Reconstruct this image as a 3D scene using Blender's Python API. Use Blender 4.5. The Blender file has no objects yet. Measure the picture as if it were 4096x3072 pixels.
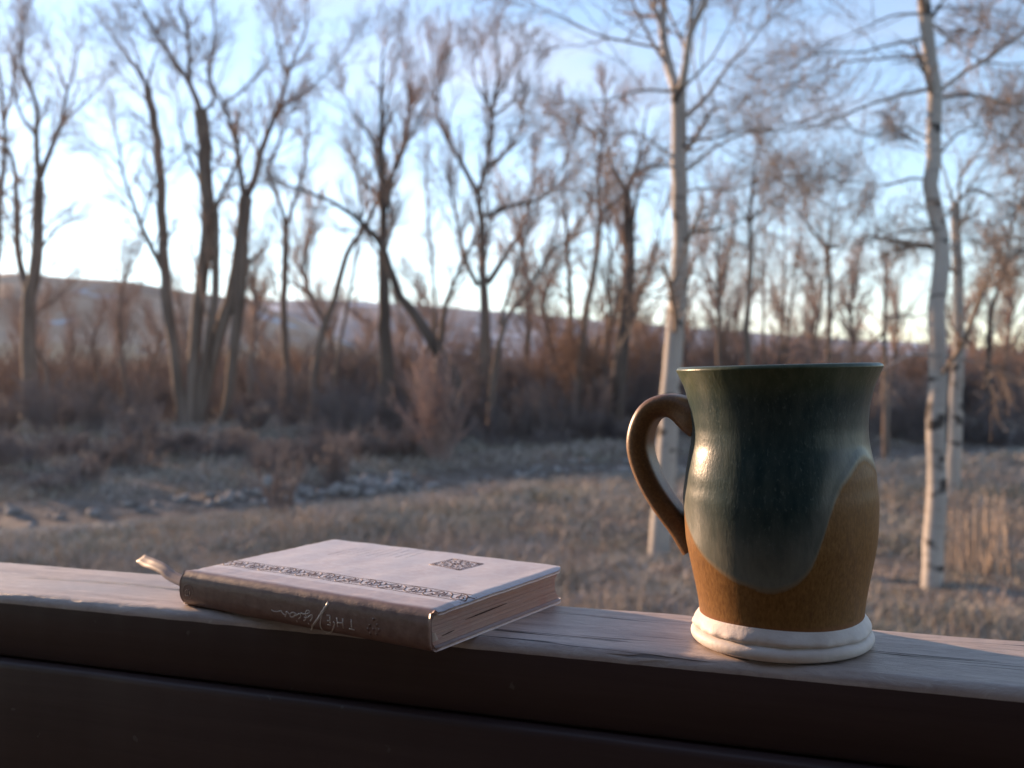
import bpy, math, random
import numpy as np
from mathutils import Matrix, Vector

rng = np.random.default_rng(7)
random.seed(7)
SC = bpy.context.scene
COL = SC.collection
rad = math.radians

# ------------------------------------------------------------------ camera
EYE = 1.90                       # eye height above the meadow
FPX = 3900.0                     # focal length in photograph pixels (4096 wide)
PITCH = math.atan(-58.0 / FPX)
ROLL = rad(-0.94)
cam = bpy.data.cameras.new('camera')
cam.sensor_width = 36.0
cam.lens = 36.0 * FPX / 4096.0
cam.clip_start = 0.02
cam.clip_end = 6000.0
cam.dof.use_dof = True
cam.dof.focus_distance = 0.455
cam.dof.aperture_fstop = 11.0
cam_ob = bpy.data.objects.new('camera', cam)
COL.objects.link(cam_ob)
CAM_M = Matrix.Translation((0, 0, EYE)) @ Matrix.Rotation(rad(90) + PITCH, 4, 'X') @ Matrix.Rotation(ROLL, 4, 'Z')
cam_ob.matrix_world = CAM_M
SC.camera = cam_ob
CAM_R = np.array(CAM_M.to_3x3())

# ------------------------------------------------------------------ sky, sun, exposure
SUN_AZ_LEFT = 50.0               # degrees to the left of the view direction
SUN_EL = 11.0
world = bpy.data.worlds.new('World')
SC.world = world
world.use_nodes = True
wn = world.node_tree.nodes
wl = world.node_tree.links
wn.clear()
w_out = wn.new('ShaderNodeOutputWorld')
w_bg = wn.new('ShaderNodeBackground')
w_sky = wn.new('ShaderNodeTexSky')
w_sky.sky_type = 'NISHITA'
w_sky.sun_disc = False
w_sky.sun_elevation = rad(SUN_EL)
w_sky.sun_rotation = rad(-SUN_AZ_LEFT)
w_sky.altitude = 1800.0
w_sky.air_density = 1.0
w_sky.dust_density = 0.3
w_sky.ozone_density = 1.6
w_bg.inputs['Strength'].default_value = 0.15
# thin high cloud streaks, drifting over the whole dome
w_geo = wn.new('ShaderNodeTexCoord')
w_map = wn.new('ShaderNodeMapping')
w_map.inputs['Scale'].default_value = (1.2, 1.2, 6.0)
w_map.inputs['Rotation'].default_value = (0.25, 0.1, 0.6)
w_noise = wn.new('ShaderNodeTexNoise')
w_noise.inputs['Scale'].default_value = 1.7
w_noise.inputs['Detail'].default_value = 6.0
w_noise.inputs['Roughness'].default_value = 0.55
w_ramp = wn.new('ShaderNodeMapRange')
w_ramp.inputs[1].default_value = 0.50
w_ramp.inputs[2].default_value = 0.80
w_ramp.inputs[3].default_value = 0.0
w_ramp.inputs[4].default_value = 0.42
w_mix = wn.new('ShaderNodeMix')
w_mix.data_type = 'RGBA'
w_mix.inputs[7].default_value = (3.3, 2.8, 2.9, 1)
wl.new(w_geo.outputs['Generated'], w_map.inputs['Vector'])
wl.new(w_map.outputs['Vector'], w_noise.inputs['Vector'])
wl.new(w_noise.outputs['Fac'], w_ramp.inputs[0])
wl.new(w_ramp.outputs[0], w_mix.inputs[0])
w_hs = wn.new('ShaderNodeHueSaturation')
w_hs.inputs['Saturation'].default_value = 0.92
wl.new(w_sky.outputs['Color'], w_hs.inputs['Color'])
wl.new(w_hs.outputs['Color'], w_mix.inputs[6])
wl.new(w_mix.outputs[2], w_bg.inputs['Color'])
wl.new(w_bg.outputs[0], w_out.inputs['Surface'])

sun = bpy.data.lights.new('sun', 'SUN')
sun.energy = 5.0
sun.angle = rad(0.6)
sun.color = (1.0, 0.64, 0.39)
sun_ob = bpy.data.objects.new('sun', sun)
COL.objects.link(sun_ob)
SUN_V = Vector((-math.sin(rad(SUN_AZ_LEFT)) * math.cos(rad(SUN_EL)), math.cos(rad(SUN_AZ_LEFT)) * math.cos(rad(SUN_EL)), math.sin(rad(SUN_EL))))
sun_ob.rotation_euler = SUN_V.to_track_quat('Z', 'Y').to_euler()
sun_ob.location = SUN_V * 60

SC.view_settings.view_transform = 'Standard'
SC.view_settings.look = 'None'
SC.view_settings.gamma = 1.0
SC.view_settings.use_curve_mapping = False
SC.view_settings.exposure = 1.25
SC.cycles.use_denoising = True
SC.cycles.max_bounces = 6
SC.cycles.diffuse_bounces = 3
SC.cycles.glossy_bounces = 3
SC.cycles.volume_bounces = 1
SC.cycles.use_adaptive_sampling = False

# ------------------------------------------------------------------ helpers
def ray(x, y):
    d = np.array([(x - 2048.0), -(y - 1536.0), -FPX])
    return CAM_R @ d

def at_depth(x, y, Y):
    """photograph pixel -> world point at forward distance Y"""
    d = ray(x, y)
    return np.array([0, 0, EYE]) + d * (Y / d[1])

def at_z(x, y, z):
    d = ray(x, y)
    return np.array([0, 0, EYE]) + d * ((z - EYE) / d[2])

def tag(o, label=None, cat=None, group=None, kind=None):
    if label: o['label'] = label
    if cat: o['category'] = cat
    if group: o['group'] = group
    if kind: o['kind'] = kind
    return o

def link(name, data, parent=None, loc=None):
    o = bpy.data.objects.new(name, data)
    COL.objects.link(o)
    if loc is not None:
        o.location = Vector(loc)
    if parent is not None:
        o.parent = parent
    return o

def empty(name, loc, label=None, cat=None, group=None):
    o = bpy.data.objects.new(name, None)
    COL.objects.link(o)
    o.location = Vector(loc)
    o.empty_display_size = 0.05
    return tag(o, label, cat, group)

def np_mesh(name, verts, faces, mat=None, smooth=True, attrs=None):
    """faces: int array (m, 3|4) or list of such arrays"""
    if not isinstance(faces, (list, tuple)):
        faces = [faces]
    faces = [np.asarray(f, dtype=np.int32) for f in faces if len(f)]
    me = bpy.data.meshes.new(name)
    verts = np.asarray(verts, dtype=np.float32)
    me.vertices.add(len(verts))
    me.vertices.foreach_set('co', verts.ravel())
    idx = np.concatenate([f.ravel() for f in faces])
    tot = np.concatenate([np.full(len(f), f.shape[1], np.int32) for f in faces])
    start = np.concatenate([[0], np.cumsum(tot)[:-1]]).astype(np.int32)
    me.loops.add(len(idx))
    me.loops.foreach_set('vertex_index', idx)
    me.polygons.add(len(tot))
    me.polygons.foreach_set('loop_start', start)
    me.polygons.foreach_set('use_smooth', np.full(len(tot), smooth))
    if attrs:
        for k, v in attrs.items():
            a = me.attributes.new(k, 'FLOAT', 'POINT')
            a.data.foreach_set('value', np.asarray(v, dtype=np.float32))
    me.update(calc_edges=True)
    me.validate()
    if mat:
        me.materials.append(mat)
    return me

def grid_faces(nu, nv, wrap_u=False, wrap_v=False):
    iu = np.arange(nu if wrap_u else nu - 1)
    iv = np.arange(nv if wrap_v else nv - 1)
    A, B = np.meshgrid(iu, iv, indexing='ij')
    A2, B2 = (A + 1) % nu, (B + 1) % nv
    return np.stack([A * nv + B, A2 * nv + B, A2 * nv + B2, A * nv + B2], -1).reshape(-1, 4)

def tubes(pts, rads, sides):
    """pts (n,k,3), rads (n,k) -> verts, quads of n tubes"""
    n, k, _ = pts.shape
    t = np.gradient(pts, axis=1)
    t /= np.linalg.norm(t, axis=2, keepdims=True) + 1e-9
    ref = np.where(np.abs(t[:, :1, 2:3]) > 0.8, np.array([1.0, 0, 0]), np.array([0, 0, 1.0]))
    u = np.cross(t, np.broadcast_to(ref, t.shape))
    u /= np.linalg.norm(u, axis=2, keepdims=True) + 1e-9
    v = np.cross(t, u)
    a = np.arange(sides) * 2 * np.pi / sides
    ring = pts[:, :, None, :] + rads[:, :, None, None] * (np.cos(a)[None, None, :, None] * u[:, :, None, :] + np.sin(a)[None, None, :, None] * v[:, :, None, :])
    V = ring.reshape(-1, 3)
    base = (np.arange(n) * k * sides)[:, None, None]
    i = np.arange(k - 1)[None, :, None]
    j = np.arange(sides)[None, None, :]
    j2 = (j + 1) % sides
    F = np.stack([base + i * sides + j, base + i * sides + j2, base + (i + 1) * sides + j2, base + (i + 1) * sides + j], -1).reshape(-1, 4)
    return V, F

class Soup:
    def __init__(s): s.V, s.F, s.n = [], [], 0
    def add(s, V, F):
        s.V.append(V); s.F.append(np.asarray(F) + s.n); s.n += len(V)
    def mesh(s, name, mat, smooth=True):
        q = [f for f in s.F if f.shape[1] == 4]; t = [f for f in s.F if f.shape[1] == 3]
        fs = ([np.concatenate(q)] if q else []) + ([np.concatenate(t)] if t else [])
        return np_mesh(name, np.concatenate(s.V), fs, mat, smooth)

def box(V0, V1, ax=None, o=None):
    """corner box in axes ax (3x3 rows) from origin o"""
    ax = np.eye(3) if ax is None else ax
    o = np.zeros(3) if o is None else o
    c = np.array([[x, y, z] for x in (V0[0], V1[0]) for y in (V0[1], V1[1]) for z in (V0[2], V1[2])], float)
    return c @ ax + o, np.array([[0, 1, 3, 2], [4, 6, 7, 5], [0, 4, 5, 1], [2, 3, 7, 6], [0, 2, 6, 4], [1, 5, 7, 3]])

def fbm(x, y, s=1.0, seed=0, octs=4):
    r = np.random.default_rng(100 + seed)
    out = 0.0
    amp, fr = 1.0, 1.0 / s
    for _ in range(octs):
        for _k in range(3):
            a = r.uniform(0, 2 * np.pi); p = r.uniform(0, 2 * np.pi)
            out = out + amp / 3 * np.sin((np.cos(a) * x + np.sin(a) * y) * fr * 2 * np.pi + p)
        amp *= 0.5; fr *= 2.03
    return out

def catmull(P, n):
    P = np.asarray(P, float)
    if len(P) == 2:
        t = np.linspace(0, 1, n)[:, None]
        return P[0] * (1 - t) + P[1] * t
    d = np.concatenate([[0], np.cumsum(np.linalg.norm(np.diff(P, axis=0), axis=1))])
    E = np.vstack([2 * P[0] - P[1], P, 2 * P[-1] - P[-2]])
    out = []
    for s in np.linspace(0, d[-1], n):
        i = min(np.searchsorted(d, s, side='right') - 1, len(P) - 2)
        u = (s - d[i]) / max(d[i + 1] - d[i], 1e-9)
        p0, p1, p2, p3 = E[i], E[i + 1], E[i + 2], E[i + 3]
        out.append(0.5 * ((2 * p1) + (-p0 + p2) * u + (2 * p0 - 5 * p1 + 4 * p2 - p3) * u * u + (-p0 + 3 * p1 - 3 * p2 + p3) * u ** 3))
    return np.array(out)

# ------------------------------------------------------------------ materials
class NT:
    """tiny node-graph writer"""
    def __init__(s, name):
        s.m = bpy.data.materials.new(name); s.m.use_nodes = True
        s.n = s.m.node_tree.nodes; s.l = s.m.node_tree.links
        s.b = s.n['Principled BSDF']
    def node(s, t, **k):
        x = s.n.new(t)
        for a, b in k.items(): setattr(x, a, b)
        return x
    def put(s, sock, v):
        if isinstance(v, bpy.types.NodeSocket): s.l.new(v, sock)
        else: sock.default_value = v
    def coord(s, which='Object', scale=(1, 1, 1), rot=(0, 0, 0)):
        c = s.node('ShaderNodeTexCoord'); m = s.node('ShaderNodeMapping')
        m.inputs['Scale'].default_value = scale; m.inputs['Rotation'].default_value = rot
        s.l.new(c.outputs[which], m.inputs['Vector']); return m.outputs['Vector']
    def pos(s, scale=(1, 1, 1), rot=(0, 0, 0)):
        c = s.node('ShaderNodeNewGeometry'); m = s.node('ShaderNodeMapping')
        m.inputs['Scale'].default_value = scale; m.inputs['Rotation'].default_value = rot
        s.l.new(c.outputs['Position'], m.inputs['Vector']); return m.outputs['Vector']
    def noise(s, vec, scale, detail=4, rough=0.55, dist=0.0):
        x = s.node('ShaderNodeTexNoise')
        s.put(x.inputs['Vector'], vec); x.inputs['Scale'].default_value = scale
        x.inputs['Detail'].default_value = detail; x.inputs['Roughness'].default_value = rough
        x.inputs['Distortion'].default_value = dist
        return x.outputs['Fac']
    def rng(s, v, a, b, c=0.0, d=1.0, smooth=False):
        x = s.node('ShaderNodeMapRange')
        if smooth: x.interpolation_type = 'SMOOTHSTEP'
        s.put(x.inputs[0], v)
        for i, q in enumerate((a, b, c, d)): x.inputs[i + 1].default_value = q
        return x.outputs[0]
    def mix(s, f, a, b):
        x = s.node('ShaderNodeMix', data_type='RGBA')
        s.put(x.inputs[0], f)
        s.put(x.inputs[6], a if isinstance(a, bpy.types.NodeSocket) else (*a, 1))
        s.put(x.inputs[7], b if isinstance(b, bpy.types.NodeSocket) else (*b, 1))
        return x.outputs[2]
    def math(s, op, a, b=0.0):
        x = s.node('ShaderNodeMath', operation=op); s.put(x.inputs[0], a); s.put(x.inputs[1], b); return x.outputs[0]
    def bump(s, h, strength=0.3, dist=0.001, normal=None):
        x = s.node('ShaderNodeBump'); s.put(x.inputs['Height'], h)
        x.inputs['Strength'].default_value = strength; x.inputs['Distance'].default_value = dist
        if normal is not None: s.l.new(normal, x.inputs['Normal'])
        return x.outputs['Normal']
    def attr(s, name):
        x = s.node('ShaderNodeAttribute'); x.attribute_name = name; return x.outputs['Fac']
    def done(s, color, rough=0.8, normal=None, spec=0.5, **k):
        s.put(s.b.inputs['Base Color'], color if isinstance(color, bpy.types.NodeSocket) else (*color, 1))
        s.put(s.b.inputs['Roughness'], rough); s.b.inputs['Specular IOR Level'].default_value = spec
        if normal is not None: s.l.new(normal, s.b.inputs['Normal'])
        for a, b in k.items(): s.put(s.b.inputs[a], b)
        return s.m

def simple_mat(name, c1, c2, scale, rough=0.85, stretch=(1, 1, 1), spec=0.3, bump=0.0, world_space=True):
    t = NT(name)
    v = t.pos(stretch) if world_space else t.coord('Object', stretch)
    f = t.noise(v, scale, 5)
    c = t.mix(t.rng(f, 0.32, 0.68), c1, c2)
    n = t.bump(f, bump, 0.02) if bump else None
    return t.done(c, rough, n, spec)

M_BARK = simple_mat('grey_brown_bark', (0.10, 0.073, 0.058), (0.21, 0.158, 0.128), 3.0, 0.9, (1, 1, 0.22), 0.2, 0.5)
M_BARK_D = simple_mat('dark_bark', (0.055, 0.040, 0.033), (0.12, 0.090, 0.074), 3.0, 0.9, (1, 1, 0.25), 0.2, 0.5)
M_TWIG = simple_mat('brown_twigs', (0.22, 0.15, 0.115), (0.38, 0.28, 0.225), 1.2, 0.85)
M_TWIG_W = simple_mat('warm_twigs', (0.27, 0.18, 0.14), (0.43, 0.31, 0.25), 1.2, 0.85)
M_TWIG_A = simple_mat('aspen_twigs', (0.17, 0.13, 0.10), (0.34, 0.265, 0.21), 2.0, 0.85)
M_SHRUB = simple_mat('grey_shrub_twigs', (0.105, 0.088, 0.088), (0.21, 0.175, 0.17), 0.9, 0.9)
M_SHRUB_R = simple_mat('rust_shrub_twigs', (0.17, 0.105, 0.078), (0.30, 0.195, 0.145), 0.9, 0.9)
M_WILLOW = simple_mat('rosy_willow_twigs', (0.24, 0.16, 0.14), (0.38, 0.27, 0.235), 0.9, 0.9)
M_STONE = simple_mat('pale_creek_stone', (0.14, 0.122, 0.11), (0.36, 0.33, 0.31), 6.0, 0.8, bump=0.3)

def birch_mat():
    t = NT('white_birch_bark')
    v = t.pos((1, 1, 1))
    big = t.noise(t.pos((1, 1, 0.6)), 3.0, 5)
    base = t.mix(t.rng(big, 0.3, 0.75), (0.37, 0.338, 0.305), (0.27, 0.24, 0.215))
    lent = t.noise(t.pos((1.2, 1.2, 9.0)), 3.0, 4, 0.6)
    c = t.mix(t.rng(lent, 0.60, 0.67), base, (0.13, 0.108, 0.097))
    eye = t.noise(t.pos((2.2, 2.2, 3.6)), 1.6, 2, 0.4)
    c = t.mix(t.rng(eye, 0.61, 0.66), c, (0.045, 0.037, 0.033))
    return t.done(c, 0.75, t.bump(lent, 0.3, 0.01), 0.3)
M_BIRCH = birch_mat()

def grass_mat(name, a, b, c):
    t = NT(name)
    f1 = t.noise(t.pos(), 0.55, 4)
    f2 = t.noise(t.pos(), 9.0, 2)
    k = t.mix(t.rng(f1, 0.35, 0.62), a, b)
    k = t.mix(t.rng(f2, 0.45, 0.75), k, c)
    return t.done(k, 0.85, None, 0.2)
M_GRASS = grass_mat('dry_meadow_grass', (0.36, 0.305, 0.275), (0.255, 0.245, 0.19), (0.50, 0.43, 0.38))
M_STRAW = grass_mat('tall_straw_grass', (0.34, 0.265, 0.205), (0.28, 0.22, 0.175), (0.44, 0.35, 0.275))

def ground_mat():
    t = NT('meadow_soil')
    f1 = t.noise(t.pos(), 0.35, 6, 0.6)
    f2 = t.noise(t.pos(), 4.0, 6, 0.65)
    c = t.mix(t.rng(f1, 0.35, 0.65), (0.16, 0.125, 0.105), (0.23, 0.18, 0.15))
    c = t.mix(t.rng(f2, 0.4, 0.7), c, (0.10, 0.086, 0.06))
    return t.done(c, 0.95, t.bump(f2, 0.6, 0.05), 0.1)
M_GROUND = ground_mat()

def bed_mat():
    t = NT('creek_gravel')
    f2 = t.noise(t.pos(), 3.2, 5, 0.7)
    c = t.mix(t.rng(f2, 0.46, 0.60), (0.10, 0.078, 0.062), (0.19, 0.155, 0.13))
    return t.done(c, 0.8, t.bump(f2, 0.8, 0.05), 0.3)

def water_mat():
    t = NT('shallow_water')
    f = t.noise(t.pos((1, 1.6, 1)), 3.5, 4, 0.6)
    return t.done((0.085, 0.075, 0.062), 0.5, t.bump(f, 0.9, 0.06), 0.25)

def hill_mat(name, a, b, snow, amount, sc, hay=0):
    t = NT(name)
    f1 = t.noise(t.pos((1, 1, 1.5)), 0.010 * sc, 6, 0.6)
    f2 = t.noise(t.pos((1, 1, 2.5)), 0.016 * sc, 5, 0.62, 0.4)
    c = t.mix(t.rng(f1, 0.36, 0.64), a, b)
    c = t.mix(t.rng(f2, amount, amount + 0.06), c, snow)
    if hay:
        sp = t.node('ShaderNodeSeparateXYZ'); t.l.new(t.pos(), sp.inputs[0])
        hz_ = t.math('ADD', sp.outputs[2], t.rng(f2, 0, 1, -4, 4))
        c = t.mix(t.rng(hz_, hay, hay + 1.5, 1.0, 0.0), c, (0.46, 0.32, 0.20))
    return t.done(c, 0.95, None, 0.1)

# ================================================================== SETTING
def creek_y(x):
    return 18.0 + 0.5 * x + 0.5 * np.sin(0.45 * x + 1.0)

def gz(x, y):
    x = np.asarray(x, float); y = np.asarray(y, float)
    d = (y - creek_y(x)) * 0.9
    fade = np.clip((y - 2.0) / 4.0, 0, 1) * np.clip((90 - np.hypot(x, y)) / 40, 0, 1)
    z = 0.05 * fbm(x, y, 5.0, 1, 3) * fade
    z = z - 0.36 * np.exp(-(d / 1.9) ** 2) * np.clip((60 - np.abs(x)) / 20, 0, 1)
    z = z + 0.45 * np.clip((d - 2.5) / 10.0, 0, 1) ** 1.2 * np.clip((400 - y) / 200, 0, 1)
    return z

def axis_pts(lim, near, step):
    a = list(np.arange(0, near, step)); s = step
    while a[-1] < lim:
        s *= 1.28; a.append(a[-1] + s)
    a = np.array(a)
    return np.concatenate([-a[:0:-1], a])
gx = axis_pts(1600, 18, 0.22)
gy = axis_pts(1600, 20, 0.22) + 16.0
GX, GY = np.meshgrid(gx, gy, indexing='ij')
gv = np.stack([GX, GY, gz(GX, GY)], -1).reshape(-1, 3)
ground = link('ground', np_mesh('ground', gv, grid_faces(len(gx), len(gy)), M_GROUND))
tag(ground, kind='structure')

# creek: a gravel bed with stones, and the water lying in it
bx = np.linspace(-26, 16, 150); bt = np.linspace(-2.6, 2.6, 27)
BX, BT = np.meshgrid(bx, bt, indexing='ij')
BW = 1.0 + 0.25 * fbm(BX, BX * 0, 6, 5, 2)
BY = creek_y(BX) + BT * BW
edge = np.abs(BT) / 2.6
BZ = gz(BX, BY) + 0.02 - 0.10 * np.clip((edge - 0.75) / 0.25, 0, 1)
bed = link('creek_bed', np_mesh('creek_bed', np.stack([BX, BY, BZ], -1).reshape(-1, 3), grid_faces(150, 27), bed_mat()))
tag(bed, kind='structure')
WX, WT = np.meshgrid(np.linspace(-26, 16, 120), np.linspace(-0.45, -0.05, 12), indexing='ij')
WY = creek_y(WX) + WT * (1.0 + 0.3 * fbm(WX, WX * 0, 5, 9, 2))
WZ = np.full_like(WX, -0.262) + 0.004 * fbm(WX, WY, 0.7, 4, 2)
water = link('creek_water', np_mesh('creek_water', np.stack([WX, WY, WZ], -1).reshape(-1, 3), grid_faces(120, 12), water_mat()))
tag(water, kind='structure')

def stone_mesh(seed):
    r = np.random.default_rng(seed)
    import bmesh
    bm = bmesh.new(); bmesh.ops.create_icosphere(bm, subdivisions=1, radius=1.0)
    sx, sy, sz = r.uniform(0.8, 1.3), r.uniform(0.6, 1.0), r.uniform(0.4, 0.7)
    for v in bm.verts:
        k = 1 + r.normal(0, 0.12)
        v.co = Vector((v.co.x * sx * k, v.co.y * sy * k, v.co.z * sz * k))
    me = bpy.data.meshes.new('stone'); bm.to_mesh(me); bm.free()
    me.materials.append(M_STONE)
    me.polygons.foreach_set('use_smooth', [True] * len(me.polygons))
    return me
stones = [stone_mesh(s) for s in range(6)]
sr = np.random.default_rng(33)
for k in range(300):
    x = sr.uniform(-9.5, 6.5)
    side = sr.random()
    if sr.random() < .7: x = sr.choice([-8.3, -6.4, -5.0, -3.2, -2.4, 0.3, 1.4, 2.6]) + sr.normal(0, .5)
    if side < 0.72: off = sr.normal(1.15, 0.42)
    else: off = sr.normal(-1.9, 0.35)
    if side >= 0.72 and x > -3: continue
    y = float(creek_y(x)) + off
    s = 0.04 + 0.11 * sr.random() ** 2.2
    if abs(x + 3.0) < 1.6 and side < 0.72: s *= 1.5
    o = link('stone', stones[k % 6], bed, (x, y, float(gz(x, y)) + 0.02 + s * 0.2))
    o.scale = (s, s, s); o.rotation_euler = (sr.normal(0, .2), sr.normal(0, .2), sr.uniform(0, 6.3))

# hills
def hill(name, R0, R1, azs, elev, mat, seed, rough):
    az = np.radians(np.linspace(azs[0], azs[-1], 260))
    e = np.interp(np.degrees(az), azs, elev)
    rr = np.linspace(0, 1, 30)
    A, T = np.meshgrid(az, rr, indexing='ij')
    Rr = R0 + (R1 - R0) * T
    peak = 0.72
    shape = np.where(T < peak, (T / peak) ** 1.15, 1 - 0.55 * ((T - peak) / (1 - peak)))
    Rp = R0 + (R1 - R0) * peak
    X = np.sin(A) * Rr; Y = np.cos(A) * Rr
    H = EYE + e[:, None] * Rp
    n = fbm(X, Y, rough, seed, 4)
    Z = -1.5 + (H + 1.5) * shape + n * 0.02 * Rp * e[:, None].clip(0.03) * 3 * np.clip(T * 3, 0, 1) * (0.35 + 0.65 * np.abs(T - peak).clip(0, .3) / .3)
    o = link(name, np_mesh(name, np.stack([X, Y, Z], -1).reshape(-1, 3), grid_faces(260, 30), mat))
    tag(o, kind='structure')
    return o
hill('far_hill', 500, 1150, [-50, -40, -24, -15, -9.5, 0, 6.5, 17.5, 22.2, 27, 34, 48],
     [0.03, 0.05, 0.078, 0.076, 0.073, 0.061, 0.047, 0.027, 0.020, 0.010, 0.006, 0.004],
     hill_mat('haze_painted_blue_hillside', (0.10, 0.115, 0.155), (0.17, 0.18, 0.22), (0.62, 0.66, 0.74), 0.57, 1.0), 2, 160)  # haze and shade blue is painted into this hill's base colour
hill('near_hill', 150, 330, [-75, -60, -48, -36, -27, -21, -15, -11, -7.5, -3, 4],
     [0.0, 0.01, 0.03, 0.075, 0.099, 0.090, 0.074, 0.045, 0.015, 0.004, 0.0],
     hill_mat('sagebrush_hillside', (0.26, 0.17, 0.12), (0.52, 0.37, 0.27), (0.40, 0.41, 0.45), 0.60, 3.4, 7.0), 3, 60)

# ================================================================== TREES
def resample_path(px, depths, n, wig):
    P = np.array([at_depth(x, y, d) for (x, y), d in zip(px, depths)])
    Q = catmull(P, n)
    L = np.linalg.norm(np.diff(P, axis=0), axis=1).sum()
    w = rng.normal(0, wig * L / n, Q.shape); w[0] = 0
    return Q + w * 0.6

def grow(P0, d, L, R, k, up, wig, tip=0.35):
    n = len(P0)
    pts = np.zeros((n, k, 3)); pts[:, 0] = P0
    d = d / np.linalg.norm(d, axis=1, keepdims=True)
    st = (L / (k - 1))[:, None]
    for i in range(1, k):
        d = d + rng.normal(0, wig, d.shape)
        d[:, 2] += up
        d /= np.linalg.norm(d, axis=1, keepdims=True)
        pts[:, i] = pts[:, i - 1] + d * st
    return pts, R[:, None] * np.linspace(1, tip, k)[None, :]

def spawn(pts, rads, n_per, tmin, ang, lenr, radr, k, up, wig, lmin=0.0, taper=0.5):
    n, kk, _ = pts.shape
    cnt = n * n_per
    pi = np.repeat(np.arange(n), n_per)
    t = tmin + (0.98 - tmin) * ((np.tile(np.arange(n_per), n) + rng.random(cnt)) / n_per)
    s = t * (kk - 1); i = np.minimum(s.astype(int), kk - 2); f = (s - i)[:, None]
    P0 = pts[pi, i] * (1 - f) + pts[pi, i + 1] * f
    T = pts[pi, i + 1] - pts[pi, i]; T /= np.linalg.norm(T, axis=1, keepdims=True) + 1e-9
    q = rng.normal(size=(cnt, 3)); q -= (q * T).sum(1, keepdims=True) * T
    q /= np.linalg.norm(q, axis=1, keepdims=True) + 1e-9
    a = np.radians(rng.normal(ang, ang * 0.25, cnt))[:, None]
    D = T * np.cos(a) + q * np.sin(a)
    pl = np.linalg.norm(np.diff(pts, axis=1), axis=2).sum(1)[pi]
    L = np.maximum(pl * lenr * rng.uniform(0.55, 1.25, cnt) * (1 - taper * t), lmin)
    pr = (rads[pi, i] * (1 - f[:, 0]) + rads[pi, i + 1] * f[:, 0])
    R = pr * radr * rng.uniform(0.8, 1.1, cnt)
    return grow(P0, D, L, R, k, up, wig)

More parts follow.
